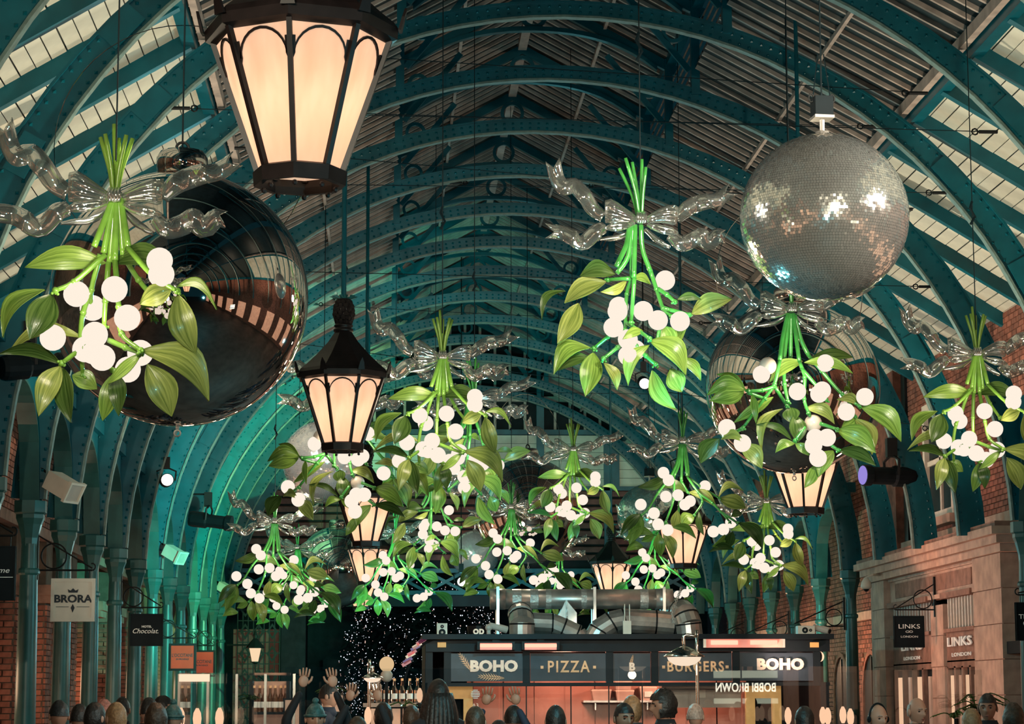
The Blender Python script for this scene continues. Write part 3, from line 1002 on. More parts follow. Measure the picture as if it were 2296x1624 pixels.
def make_lantern(label, group):
    t = thing('hanging_lantern', label, 'lantern', group=group)
    bar_m = MB().bar(pt8(0, -.02, .004), pt8(0, 1.02, .004), .022, .022, up=(math.cos(c8[0]), math.sin(c8[0]), 0)).mesh('frame_bar', M_BROWNIRON)
    a, b, c, d = pt8(7, 0, -.006), pt8(0, 0, -.006), pt8(0, 1, -.006), pt8(7, 1, -.006)
    nn = Vector((.004, 0, 0))
    pane_m = MB().add([a, b, c, d, a - nn, b - nn, c - nn, d - nn], [(0, 1, 2, 3), (7, 6, 5, 4), (0, 4, 5, 1), (1, 5, 6, 2), (2, 6, 7, 3), (3, 7, 4, 0)]).mesh('pane', M_LGLASS)
    # arched tracery near the head of a pane, in the pane's own plane
    mid0, mid1 = (a + b) / 2, (c + d) / 2
    vdir = (mid1 - mid0).normalized()
    udir = (b - a).normalized()
    nd = udir.cross(vdir)
    hl = (mid1 - mid0).length
    half = lambda v: ((b - a).length * (1 - v / hl) + (c - d).length * v / hl) / 2
    vs0 = hl - .125
    inner, outer = [], []
    for i in range(13):
        ang = math.pi * i / 12
        hw = half(vs0) - .012
        inner.append((hw * math.cos(ang) * .97, vs0 + .108 * math.sin(ang)))
        outer.append((hw * math.cos(ang) * 1.03, vs0 + .120 * math.sin(ang)))
    tra_m = MB().ring(inner, outer, .012, (mid0 - nd * .004, udir, vdir, nd), closed=False)
    for sgn in (1, -1):                                     # solid webs beside the bars
        tra_m.prism([(sgn * half(vs0), vs0 - .06), (sgn * (half(vs0) - .018), vs0 + .0), (sgn * (half(hl) - .028), vs0 + .07), (sgn * half(hl), vs0 + .07)][::sgn], .012, (mid0 - nd * .004, udir, vdir, nd))
    tra_m = tra_m.mesh('arch_tracery', M_BROWNIRON)
    for j in range(8):
        rz = 2 * math.pi * j / 8
        link('pane', pane_m, t, None, (0, 0, rz))
        link('frame_bar', bar_m, t, None, (0, 0, rz))
        link('arch_tracery', tra_m, t, None, (0, 0, rz))
    put('bottom_ring', MB().lathe([(.166, -.03), (.19, -.03), (.195, .03), (.175, .04), (.166, .0), (.166, -.03)], 8, ph=.5, cap=False), M_BROWNIRON, t)
    stud_m = MB().sphere((0, 0, 0), .012, 6, 4).mesh('stud', M_BROWNIRON)
    for j in range(8):
        q = pt8(j, 0, .0)
        link('stud', stud_m, t, (q.x * .86, q.y * .86, -.045))
    put('roof', MB().lathe([(.35, .57), (.4, .585), (.405, .63), (.385, .66), (.33, .705), (.24, .79), (.14, .9), (.085, .98), (.07, 1.0)], 8, ph=.5), M_BROWNIRON, t)
    ear = MB().prism([(-.03, 0), (.03, 0), (.018, .06), (.0, .1), (-.018, .06)], .012, ((.405, 0, .62), (0, 1, 0), (.25, 0, 1), (1, 0, 0))).mesh('ear', M_BROWNIRON)
    for j in range(8):
        link('ear', ear, t, None, (0, 0, c8[j]))
    put('neck', MB().lathe([(.075, .99), (.085, 1.0), (.085, 1.02), (.065, 1.03), (.08, 1.04), (.08, 1.055), (.06, 1.07)], 14), M_BROWNIRON, t, True)
    pn = MB()
    nr, na = 6, 10
    for i in range(nr):                                     # pineapple finial: rows of scales
        zz = 1.085 + i * .032
        rad = .05 + .042 * math.sin(math.pi * (i + .9) / (nr + .8))
        for j in range(na):
            a_ = 2 * math.pi * (j + (i % 2) * .5) / na
            pn.sphere((rad * .82 * math.cos(a_), rad * .82 * math.sin(a_), zz), .027, 5, 4, sc=(1, 1, 1.15))
    pn.lathe([(.05, 1.06), (.08, 1.12), (.085, 1.19), (.06, 1.28)], 10)
    put('pineapple_finial', pn, M_BROWNIRON, t)
    lf = MB()
    for j in range(10):
        a_ = 2 * math.pi * j / 10
        dr = Vector((math.cos(a_), math.sin(a_), 0))
        sd = Vector((-math.sin(a_), math.cos(a_), 0))
        b0 = dr * .03 + Vector((0, 0, 1.27))
        lf.add([b0 - sd * .02, b0 + sd * .02, dr * .08 + sd * .012 + Vector((0, 0, 1.31)), dr * .125 + Vector((0, 0, 1.3)), dr * .08 - sd * .012 + Vector((0, 0, 1.31)), b0 + Vector((0, 0, -.02))], [(0, 1, 2, 3, 4), (0, 5, 1)])
    put('finial_leaves', lf, M_COLUMN, t)
    put('bulb', MB().sphere((0, 0, .36), .05, 10, 7, sc=(1, 1, 1.3)), glow('lamp_bulb', (1, .8, .55), 6, False), t, True)
    return t


LAN = make_lantern('x', 'street lanterns')
lan_specs = [
    (672, 402, 9.4, 17, 'largest hanging lantern, cut by the top edge, panes glowing peach'),
    (768, 1005, 19.7, 0, 'whole hanging lantern with pineapple finial, beside the large mirror bauble'),
    (820, 1221, 30.0, 4, 'glowing hanging lantern whose roof is hidden by mistletoe, directly over another lantern'),
    (824, 1309, 40.2, 9, 'small glowing lantern hanging just under a larger lantern with leaf silhouettes'),
    (809, 1364, 50.5, 0, 'smallest glowing lantern, lowest of the row, beside the fairy light tree'),
    (1806, 1147, 23.5, 8, 'glowing lantern half covered by mistletoe berries before the brick side'),
    (1533, 1270, 33.0, 14, 'glowing lantern behind mistletoe leaves under the dark disco ball'),
    (1372, 1338, 42.0, 20, 'lantern with dark pointed roof standing clear above the steel duct'),
]
for i, (px, py, Y, rz, lab) in enumerate(lan_specs):
    p = at(px, py, Y)
    o = LAN if i == 0 else dup(LAN)
    o.location = p
    o.rotation_euler = (0, 0, R(rz))
    o['label'] = lab
    L_ = lamp('lantern_lamp', 'POINT', p + Vector((0, 0, .36)), 8.5, (1, .76, .54), .03)
    put('rod', MB().tube([(0, 0, 1.25), (0, 0, roof_z(p.x) - p.z)], .022, 8), M_TEAL, o)


# ---- mirror baubles
def bauble(px, py, rpx, Y, label, i):
    c = at(px, py, Y)
    r_ = rpx * Y / FPX
    t = thing('mirror_bauble', label, 'bauble', c, .4 * i, 'mirror baubles')
    put('ball', MB().sphere((0, 0, 0), r_, 64, 40), M_MIRROR, t, True)
    put('seam', MB().tube([(r_ * 1.001 * math.cos(a), 0, r_ * 1.001 * math.sin(a)) for a in [2 * math.pi * j / 48 for j in range(48)]], r_ * .004, 5, closed=True), M_MIRROR, t)
    put('cap', MB().lathe([(r_ * .2, r_ * .97), (r_ * .2, r_ * 1.12), (r_ * .17, r_ * 1.17), (.0, r_ * 1.18)], 20), M_MIRROR, t, True)
    put('loop', MB().tube([(r_ * .05 * math.cos(a), 0, r_ * 1.2 + r_ * .05 * math.sin(a)) for a in [2 * math.pi * j / 12 for j in range(12)]], r_ * .012, 5, closed=True), M_IRON, t)
    put('drip_hook', MB().tube([(0, 0, -r_ * .99), (0, 0, -r_ * 1.02)], .012, 6).tube([(.02 * math.cos(a), 0, -r_ * 1.03 - .02 + .02 * math.sin(a)) for a in [2 * math.pi * j / 10 for j in range(10)]], .006, 5, closed=True), M_BAR, t)
    cable_to_roof(t, c.x, c.y, c.z + r_ * 1.2)
    t.children[-1].location = (0, 0, r_ * 1.2)


bauble(403, 670, 290, 14.5, 'biggest dark mirror bauble, behind the mistletoe nearest the left arcade', 0)
bauble(1777, 868, 198, 21.2, 'large mirror bauble under the biggest disco ball, reflecting the white roof boards', 1)
bauble(1184, 1146, 120, 36, 'mirror bauble over the kiosk duct with a red brick reflection, partly hidden by leaves', 2)
bauble(755, 1272, 90, YB(9) + .6, 'small mirror bauble half behind the two lowest lanterns', 3)


# ---- disco balls
def disco(px, py, rpx, Y, rows, label, tile=None, motor=True):
    c = at(px, py, Y)
    r_ = rpx * Y / FPX
    t = thing('disco_ball', label, 'disco ball', c, rnd.uniform(0, 1), 'disco balls')
    put('core', MB().sphere((0, 0, 0), r_ * .985, 40, 26), M_GROUT, t, True)
    mb_ = MB()
    dphi = math.pi / rows
    side = r_ * dphi
    for i in range(rows):
        p = -math.pi / 2 + dphi * (i + .5)
        n_ = max(4, int(2 * math.pi * math.cos(p) / dphi))
        off = rnd.random()
        for j in range(n_):
            a = 2 * math.pi * (j + off) / n_
            nrm = Vector((math.cos(p) * math.cos(a), math.cos(p) * math.sin(a), math.sin(p)))
            nrm2 = (nrm + Vector((rnd.gauss(0, 1), rnd.gauss(0, 1), rnd.gauss(0, 1))) * .036).normalized()
            u = Vector((-math.sin(a), math.cos(a), 0))
            u = (u - nrm2 * u.dot(nrm2)).normalized()
            v = nrm2.cross(u)
            h = side * .465
            q = nrm * r_
            mb_.add([q - u * h - v * h, q + u * h - v * h, q + u * h + v * h, q - u * h + v * h], [(0, 1, 2, 3)])
    o = put('mirror_tiles', mb_, tile or M_TILE, t)
    o['kind'] = 'stuff'
    if motor:
        put('stem', MB().tube([(0, 0, r_ * .98), (0, 0, r_ * 1.2)], r_ * .03, 8).lathe([(r_ * .1, r_ * .98), (r_ * .08, r_ * 1.04)], 12), M_DUCT, t)
        mo = put('motor', MB().box((-r_ * .11, -r_ * .11, r_ * 1.22), (r_ * .11, r_ * .11, r_ * 1.46)), M_BLACK, t)
        put('motor_plate', MB().box((-r_ * .12, -r_ * .12, r_ * 1.19), (r_ * .12, r_ * .12, r_ * 1.225)), M_DUCT, mo)
        sh_ = MB()
        for s in (-1, 1):
            sh_.tube([(s * r_ * .13 + r_ * .03 * math.cos(a), 0, r_ * 1.45 + r_ * .05 * math.sin(a)) for a in [2 * math.pi * j / 10 for j in range(10)]], r_ * .012, 5, closed=True)
        put('shackles', sh_, M_IRON, mo)
    wr_ = MB().tube([(0, 0, r_ * 1.4), (0, 0, roof_z(c.x) - c.z)], .006, 5)
    wr_.tube([(-.06, 0, r_ * 1.46), (-.02, 0, r_ * 2.0)], .004, 4).tube([(.06, 0, r_ * 1.46), (.02, 0, r_ * 2.0)], .004, 4)
    put('cable', wr_, M_WIRE, t)


disco(1848, 487, 194, 15, 92, 'biggest disco ball, hung from a black motor and reflecting two spotlights')
disco(725, 1035, 92, 31.8, 72, 'pale disco ball behind the second lantern and mistletoe berries', M_TILEP)
disco(1457, 1158, 74, 41, 64, 'dark disco ball behind mistletoe, above a lantern near the duct end')
disco(1065, 1243, 54, 54, 56, 'small disco ball peeping out beside the mirror bauble above the duct', M_TILEP)

# ---- mistletoe
DB = .142                                                   # berry diameter


class Lay:
    def __init__(s, knot, d, tips, stems, branches, leaves, berries, dull, seed):
        s.__dict__.update(locals())


LAYS = {
    'A': Lay((258, 440), 59, [(235, 300), (222, 303), (250, 267), (283, 302), (295, 305), (262, 300)],
             [((254, 445), (215, 560)), ((256, 445), (235, 572)), ((258, 445), (247, 590)), ((262, 445), (262, 590)), ((266, 445), (278, 575)), ((270, 445), (292, 560))],
             [[(240, 575), (170, 640), (130, 660)], [(228, 575), (205, 650), (200, 700)], [(245, 590), (240, 680), (238, 740)], [(205, 650), (185, 700), (178, 760), (182, 838)],
              [(262, 590), (275, 700), (285, 765), (330, 805)], [(278, 575), (310, 625), (352, 672)], [(290, 560), (350, 630), (410, 672)], [(245, 760), (190, 785), (140, 818)],
              [(250, 770), (290, 790), (328, 806)], [(225, 780), (240, 820), (262, 838)]],
             [((240, 592), (58, 605), 52, .2), ((252, 592), (400, 618), 54, .25), ((105, 658), (12, 765), 48, .3), ((122, 668), (78, 775), 66, -.1), ((410, 678), (450, 808), 58, -.3), ((395, 665), (325, 700), 46, .1),
              ((405, 660), (500, 720), 24, .6), ((330, 803), (480, 912), 72, .35), ((345, 835), (398, 948), 64, .1), ((328, 806), (252, 872), 30, -.2), ((140, 820), (2, 802), 34, .4), ((138, 825), (98, 945), 50, .15),
              ((142, 828), (168, 957), 52, .1), ((158, 838), (215, 870), 44, .1), ((262, 842), (236, 950), 44, -.15), ((264, 842), (275, 942), 40, .2), ((185, 755), (10, 790), 34, .3)],
             [(175, 665), (203, 685), (268, 665), (300, 733), (220, 760), (210, 790), (127, 768), (240, 815), (322, 800), (290, 832), (370, 605), (372, 632), (192, 785)], [], 1),
    'B': Lay((640, 430), 122, [(545, 65), (650, 62), (515, 110), (668, 120), (590, 80)],
             [((570, 470), (545, 600), (480, 740)), ((578, 470), (560, 660), (490, 770)), ((588, 470), (585, 790)), ((605, 470), (592, 800)), ((640, 470), (650, 620), (700, 752))],
             [[(700, 750), (740, 850), (785, 960), (840, 1000)], [(785, 960), (950, 995)], [(750, 850), (800, 890), (845, 940)], [(585, 790), (560, 880), (555, 1090)], [(595, 800), (582, 1060)], [(580, 795), (440, 798)],
              [(520, 1080), (450, 1130), (368, 1195)], [(560, 1160), (500, 1210), (410, 1285)], [(560, 1050), (630, 1110), (690, 1165)], [(610, 1180), (680, 1250), (740, 1300)], [(775, 1040), (745, 1165)]],
             [((480, 775), (272, 775), 100, .35), ((430, 810), (180, 935), 118, .15), ((552, 812), (388, 892), 64, -.2), ((182, 870), (35, 1060), 48, .45), ((262, 945), (125, 1205), 120, -.2), ((347, 1192), (112, 1375), 112, .4),
              ((347, 1255), (150, 1325), 84, .2), ((365, 1222), (305, 1505), 128, -.1), ((415, 1310), (492, 1475), 80, .15), ((690, 1200), (558, 1450), 82, .4), ((690, 1172), (920, 1372), 155, .3), ((830, 1328), (905, 1465), 115, -.1),
              ((718, 1338), (850, 1595), 104, -.25), ((655, 1110), (525, 1170), 56, .2), ((590, 800), (702, 828), 64, .2), ((860, 922), (1005, 925), 50, .25), ((962, 990), (1208, 902), 112, .25), ((942, 1000), (862, 1222), 66, .2),
              ((790, 1070), (842, 1205), 110, .1), ((880, 1262), (1022, 1395), 66, .3)],
             [(800, 788), (515, 950), (495, 1000), (480, 1080), (655, 990), (752, 1036), (880, 1050), (563, 1160), (560, 1265), (620, 1210)], [], 2),
    'C': Lay((555, 255), 98, [(520, 20), (575, 10), (548, -20), (595, 30)],
             [((535, 290), (510, 430), (440, 580)), ((545, 290), (525, 450), (480, 560)), ((555, 290), (545, 600)), ((565, 290), (590, 560)), ((575, 290), (600, 480), (605, 560))],
             [[(440, 580), (340, 700), (258, 835), (200, 890)], [(480, 560), (470, 760), (400, 950)], [(540, 600), (530, 800), (520, 950)], [(592, 565), (680, 700), (790, 790), (930, 950)], [(680, 700), (710, 780), (640, 890)],
              [(545, 600), (600, 690)], [(400, 950), (310, 1050)], [(850, 860), (990, 960)], [(600, 560), (700, 640), (860, 742)]],
             [((430, 560), (175, 655), 95, -.15), ((590, 690), (345, 668), 72, .4), ((605, 690), (835, 822), 82, .3), ((195, 880), (20, 1062), 88, .2), ((200, 895), (88, 1142), 112, -.1), ((300, 1050), (48, 1105), 72, .4), ((310, 1055), (200, 1108), 64, .1),
              ((215, 1150), (62, 1190), 78, .2), ((490, 985), (515, 838), 92, .1), ((640, 890), (530, 972), 112, .15), ((455, 990), (645, 1088), 76, .45), ((680, 860), (715, 1062), 54, -.3), ((862, 745), (1092, 820), 124, .2), ((850, 740), (1058, 690), 64, .6),
              ((1000, 955), (1188, 1178), 124, .2), ((890, 1055), (768, 1160), 74, -.3), ((950, 1030), (905, 1172), 84, .1), ((1030, 880), (930, 912), 64, .2), ((380, 1040), (455, 1252), 92, .2), ((340, 1040), (362, 1232), 92, -.1), ((960, 1180), (745, 1205), 62, .4)],
             [(375, 545), (420, 605), (190, 805), (405, 735), (510, 720), (575, 795), (745, 640), (295, 880), (330, 970), (415, 1015), (880, 1010), (945, 950), (790, 1030), (610, 770)], [], 3),
    'D': Lay((630, 270), 118, [(590, -30), (640, -60), (670, -20), (610, -10)],
             [((605, 310), (560, 480), (530, 640)), ((615, 310), (590, 480), (570, 640)), ((625, 310), (620, 620)), ((640, 310), (655, 480), (668, 640)), ((650, 320), (690, 480), (745, 590))],
             [[(530, 640), (490, 800), (420, 900), (270, 1100)], [(570, 640), (560, 800), (570, 930)], [(490, 820), (400, 850), (300, 860)], [(490, 820), (580, 940)], [(668, 640), (700, 750), (690, 900), (715, 1000)], [(680, 690), (780, 820), (830, 910)],
              [(745, 590), (830, 700), (960, 860), (1070, 940)], [(1000, 900), (1040, 1010)], [(690, 1090), (620, 1180)], [(790, 1065), (900, 1110)], [(800, 1170), (900, 1250)], [(300, 870), (420, 900)], [(270, 1100), (180, 1150)]],
             [((722, 640), (1062, 592), 90, .3), ((700, 650), (1028, 722), 74, .15), ((690, 640), (468, 782), 90, .2), ((290, 852), (20, 892), 104, .4), ((275, 862), (35, 932), 118, -.1), ((282, 848), (98, 740), 56, .3), ((480, 890), (218, 1058), 76, -.15),
              ((330, 880), (345, 1082), 50, .2), ((120, 1165), (0, 1325), 112, .3), ((132, 1170), (272, 1200), 64, .4), ((262, 1210), (392, 1372), 112, .25), ((550, 962), (398, 1262), 66, .4), ((600, 950), (608, 1062), 112, .1), ((642, 1190), (622, 1000), 112, .1),
              ((690, 962), (892, 1068), 80, .4), ((600, 1180), (348, 1080), 46, .3), ((620, 1200), (488, 1262), 64, .3), ((622, 1200), (712, 1282), 60, .2), ((900, 1110), (1142, 1272), 134, .3), ((1040, 1020), (1162, 1262), 114, .25), ((1060, 1010), (950, 1082), 94, .1),
              ((1082, 945), (1342, 1182), 132, .3), ((1060, 922), (903, 912), 66, .4), ((870, 1250), (758, 1432), 104, .15), ((745, 1350), (668, 1502), 74, -.2), ((900, 1250), (1152, 1352), 92, .35)],
             [(400, 740), (645, 850), (770, 880), (1097, 885), (970, 987), (172, 1092), (268, 1200), (750, 1165), (820, 1170), (722, 1225), (750, 1310), (840, 655), (800, 850)], [(445, 682), (752, 1060)], 4),
}


def leaf_mesh(b, t, wd, bend, nrm, tone):
    """a thin lance-shaped leaf with three sunk veins, from b to t, arched by bend, facing nrm"""
    b, t = Vector(b), Vector(t)
    ax = t - b
    L = ax.length
    d = ax / L
    sd = d.cross(nrm).normalized()
    n_ = sd.cross(d).normalized()
    upb = Vector((0, 0, 1)) - d * d.z
    upb = upb.normalized() if upb.length > .05 else sd
    nl, nw = 10, 8
    wd *= 1.08
    top, bot, uvs = [], [], []
    for i in range(nl + 1):
        s = i / nl
        wv_ = wd * .5 * (math.sin(math.pi * s ** .9) * .97 + .04) * (1 if s < .97 else .4)
        c = b + ax * s + upb * (bend * L * .55 * math.sin(math.pi * s)) * (1 if bend > 0 else .6) + n_ * (.12 * L * math.sin(math.pi * s))
        for j in range(nw + 1):
            q = -1 + 2 * j / nw
            cup = -.1 * wd * (1 - q * q) + (.028 * wd if j in (2, 4, 6) else 0)
            p = c + sd * (q * wv_) + n_ * cup
            top.append(p + n_ * .0022)
            bot.append(p - n_ * .0022)
            uvs.append((j / nw, s))
    m = len(top)
    fs = []
    for i in range(nl):
        for j in range(nw):
            a = i * (nw + 1) + j
            fs.append((a, a + 1, a + nw + 2, a + nw + 1))
            fs.append((m + a + nw + 1, m + a + nw + 2, m + a + 1, m + a))
    edge = [j for j in range(nw + 1)] + [(i + 1) * (nw + 1) - 1 for i in range(1, nl + 1)] + [nl * (nw + 1) + j for j in range(nw - 1, -1, -1)] + [i * (nw + 1) for i in range(nl - 1, 0, -1)]
    k = len(edge)                                           # the rim has vertices of its own, so the blade shades flat
    rim = [top[e] for e in edge] + [bot[e] for e in edge]
    for i in range(k):
        j = (i + 1) % k
        fs.append((2 * m + j, 2 * m + i, 2 * m + k + i, 2 * m + k + j))
    UVS = uvs + uvs + [uvs[e] for e in edge] * 2
    me = MB().add(top + bot + rim, fs).mesh('leaf', M_LEAF[tone], True)
    lay = me.uv_layers.new(name='UVMap')
    idx = [0] * len(me.loops)
    me.loops.foreach_get('vertex_index', idx)
    off = tone * .37 + b.x * 3.1 + b.z
    lay.data.foreach_set('uv', [c for i in idx for c in (UVS[i][0] + off, UVS[i][1] + off)])
    return me


BERRY = MB().sphere((0, 0, 0), DB / 2, 18, 12).mesh('berry', M_BERRY, True)
DULLB = MB().sphere((0, 0, 0), DB / 2, 18, 12).mesh('unlit_berry', M_DULL, True)

# --- the bow, drawn around its knot: x across, z up, -y to the front; unit = one berry
bx = lambda cx, cy, w=0.: Vector(((cx - 1060) / 240, w, -(cy - 780) / 240))


def loop_mesh(path, h, dep, pleats, amp):
    """a puffed ribbon loop: a flattened pleated tube that widens away from the knot"""
    n = 40
    m = len(path)
    vs_, fs = [], []
    for i in range(m):
        t = (path[min(i + 1, m - 1)] - path[max(i - 1, 0)]).normalized()
        v = Vector((0, 1, 0)).cross(t).normalized()
        for j in range(n):
            a = 2 * math.pi * j / n
            k = 1 + amp * math.cos(pleats * a) * (.4 + .6 * i / (m - 1))
            vs_.append(path[i] + v * (math.cos(a) * h[i] * (1 + .3 * amp * math.cos(pleats * a))) + Vector((0, 1, 0)) * (math.sin(a) * dep[i] * k))
    for i in range(m - 1):
        for j in range(n):
            fs.append((i * n + j, i * n + (j + 1) % n, (i + 1) * n + (j + 1) % n, (i + 1) * n + j))
    fs.append(tuple(range(n))[::-1])
    fs.append(tuple((m - 1) * n + j for j in range(n)))
    return MB().add([v * DB for v in vs_], fs).mesh('bow_loop', M_BOW, True)


def spline(P, n):
    """points along a smooth curve through P"""
    P = [Vector(p) for p in P]
    Q = [P[0] * 2 - P[1]] + P + [P[-1] * 2 - P[-2]]
    out = []
    segs = len(P) - 1
    for i in range(n + 1):
        t = i / n * segs
        k = min(int(t), segs - 1)
        f = t - k
        a, b, c, d = Q[k:k + 4]
        out.append(.5 * (2 * b + (c - a) * f + (2 * a - 5 * b + 4 * c - d) * f * f + (3 * b - a - 3 * c + d) * f ** 3))
    return out


def tail_mesh(pts, wds, fork=.5):
    """a wavy ribbon tail of clear plastic with raised edges and a swallow-tail end"""
    C = spline(pts, 26)
    nw = 6
    m = len(C)
    top, bot = [], []
    for i in range(m):
        s = i / (m - 1)
        t = (C[min(i + 1, m - 1)] - C[max(i - 1, 0)]).normalized()
        v = Vector((0, 1, 0)).cross(t)
        v = (v + Vector((0, .3 * math.sin(5 * s), 0))).normalized()
        n_ = t.cross(v).normalized()
        k = s * (len(wds) - 1)
        a = min(int(k), len(wds) - 2)
        wd = wds[a] + (wds[a + 1] - wds[a]) * (k - a)
        for j in range(nw + 1):
            q = -1 + 2 * j / nw
            p = C[i] + v * (q * wd / 2) + n_ * (.2 * q * q)
            if i >= m - 4:
                p = p + t * ((i - m + 4) / 4 * fork * (abs(q) - .45))
            top.append((p + n_ * .04) * DB)
            bot.append((p - n_ * .04) * DB)
    M = len(top)
    fs = []
    for i in range(m - 1):
        for j in range(nw):
            a = i * (nw + 1) + j
            fs.append((a, a + nw + 1, a + nw + 2, a + 1))
            fs.append((M + a + 1, M + a + nw + 2, M + a + nw + 1, M + a))
    edge = [j for j in range(nw + 1)] + [(i + 1) * (nw + 1) - 1 for i in range(1, m)] + [(m - 1) * (nw + 1) + j for j in range(nw - 1, -1, -1)] + [i * (nw + 1) for i in range(m - 2, 0, -1)]
    for i in range(len(edge)):
        a, c = edge[i], edge[(i + 1) % len(edge)]
        fs.append((a, c, M + c, M + a))
    return MB().add(top + bot, fs).mesh('ribbon_tail', M_BOW, True)


def bow_meshes():
    L = []
    pl = [bx(1000, 800), bx(930, 775), bx(830, 745), bx(740, 715), bx(670, 690), bx(630, 690)]
    L.append(('bow_loop', loop_mesh(pl, [.18, .28, .42, .54, .6, .5], [.14, .2, .28, .3, .26, .12], 10, .22)))
    pr = [bx(1130, 800), bx(1200, 775), bx(1300, 745), bx(1390, 730), bx(1460, 735), bx(1500, 740)]
    L.append(('bow_loop', loop_mesh(pr, [.16, .24, .36, .46, .5, .42], [.14, .2, .26, .28, .24, .12], 10, .22)))
    ll = [bx(990, 850, -.1), bx(900, 875, -.25), bx(800, 895, -.3), bx(700, 905, -.3), bx(620, 915, -.2)]
    L.append(('bow_loop', loop_mesh(ll, [.08, .17, .22, .2, .06], [.08, .14, .16, .12, .05], 6, .12)))
    lr = [bx(1130, 860, -.1), bx(1220, 900, -.25), bx(1320, 930, -.3), bx(1420, 950, -.3), bx(1500, 965, -.2)]
    L.append(('bow_loop', loop_mesh(lr, [.08, .17, .22, .2, .06], [.08, .14, .16, .12, .05], 6, .12)))
    kn = MB()
    kn.sphere((0, 0, 0), .3, 20, 12, sc=(1, .9, 1))
    for a in (-.16, -.05, .06, .17):
        kn.tube([(a, -.26, .26), (a * 1.2, -.32, 0), (a, -.26, -.26)], .07, 7)
    kn.v = [tuple(c * DB for c in v) for v in kn.v]
    L.append(('bow_knot', kn.mesh('bow_knot', M_BOW, True)))
    T = ([bx(620, 740, .2), bx(500, 640, .3), bx(400, 500, -.2), bx(260, 350, .3), bx(150, 410, -.1), bx(60, 300, .3), bx(10, 120, .1)],
         [bx(640, 880, .1), bx(520, 930, -.2), bx(370, 1050, .3), bx(250, 1020, -.25), bx(120, 960, .25), bx(-20, 955, -.1)],
         [bx(1480, 770, .2), bx(1620, 670, -.2), bx(1740, 590, .3), bx(1880, 560, -.3), bx(2010, 500, .2), bx(2120, 430, 0)],
         [bx(1420, 960, .1), bx(1540, 1090, -.2), bx(1680, 1040, .3), bx(1790, 1000, -.3), bx(1880, 1060, .25), bx(1980, 960, -.1), bx(2060, 960, .1)],
         [bx(1000, 880, .35), bx(850, 960, .4), bx(680, 1010, .35), bx(560, 1035, .3)], [bx(1120, 890, .35), bx(1230, 1010, .4), bx(1330, 1060, .35), bx(1410, 1100, .3)])
    for i, p in enumerate(T):
        L.append(('ribbon_tail', tail_mesh([Vector((v.x, v.y * .7, v.z)) for v in p], [.6, .8, .85, .78, .76, .74] if i < 4 else [.2, .3, .26, .1], .55 if i < 4 else .1)))
    return L


BOW = bow_meshes()


def make_mistletoe(key):
    la = LAYS[key]
    stem_m = M_STEM2 if key == 'A' else M_STEM
    rn = random.Random(la.seed * 11)
    P = lambda p, w_=0.: Vector(((p[0] - la.knot[0]) / la.d, w_, -(p[1] - la.knot[1]) / la.d)) * DB
    t = link('mistletoe_bunch', None)
    for nm, me in BOW:
        link(nm, me, t)
    for i, p in enumerate(la.tips):                         # cut stems over the bow
        w_ = (i % 3 - 1) * .35
        a, b = P((la.knot[0] + (p[0] - la.knot[0]) * .12, la.knot[1]), w_ * .4), P(p, w_)
        put('cut_stem', MB().tube(spline([a, (a * .55 + b * .45) + Vector(((b.x - a.x) * -.15, 0, 0)), b], 6), [.011, .011, .012, .012, .013, .013, .012], 7), M_LEAF[0] if key == 'A' else stem_m, t, True)
    nodes = []
    for i, st in enumerate(la.stems):
        ws = [0, ((i * 2) % 5 - 2) * .12, ((i * 2) % 5 - 2) * .3, ((i * 2) % 5 - 2) * .3]
        pts = [P(p, ws[min(j, 3)] + .0) for j, p in enumerate(st)]
        put('stem', MB().tube(spline(pts, 8), .018, 8), stem_m, t, True)
        nodes.append((pts[-1], ws[len(pts) - 1]))
    allp = []
    for i, br in enumerate(la.branches):
        st2 = Vector(P(br[0]))
        w0 = min(((st2 - q).xz.length, w_) for q, w_ in nodes + allp)[1]
        w1 = w0 + rn.uniform(-1.3, 1.3) * (1 if len(br) > 2 else .6)
        pts = [P(p, w0 + (w1 - w0) * j / (len(br) - 1)) for j, p in enumerate(br)]
        c = spline(pts, 4 * (len(pts) - 1))
        mb_ = MB().tube(c, [.017 - .004 * j / len(c) for j in range(len(c))], 7)
        for q in pts[1:]:                                   # swollen joints and small buds
            mb_.sphere(q, .02, 8, 6)
        e = pts[-1]
        for j in range(5):
            mb_.sphere(e + Vector((rn.uniform(-1, 1), rn.uniform(-1, 1), rn.uniform(-1, .4))) * .02, .0095, 6, 4)
        put('branch', mb_, stem_m, t, True)
        for j, q in enumerate(c):
            allp.append((q, w0 + (w1 - w0) * j / len(c)))
    for i, (b, e, wd, bend) in enumerate(la.leaves):
        bb = Vector(P(b))
        wb = min(((bb - q).xz.length, w_) for q, w_ in allp + nodes)[1]
        we = wb + rn.uniform(-.9, .7)
        nrm = Vector((rn.uniform(-.5, .5), -1, rn.uniform(-.75, .6))).normalized()
        tone = rn.choice((0, 0, 0, 1, 1, 2, 2))
        link('leaf', leaf_mesh(P(b, wb), P(e, we), wd / la.d * DB, bend, nrm, tone), t)
    for i, p in enumerate(la.berries + la.dull):
        pp = Vector(P(p))
        dist, wb = min(((pp - q).xz.length, w_) for q, w_ in allp + nodes)
        w_ = wb + rn.uniform(-.9, .5)
        link('berry' if i < len(la.berries) else 'unlit_berry', BERRY if i < len(la.berries) else DULLB, t, P(p, w_))
    return t


PRO = {k: make_mistletoe(k) for k in LAYS}
used = set()
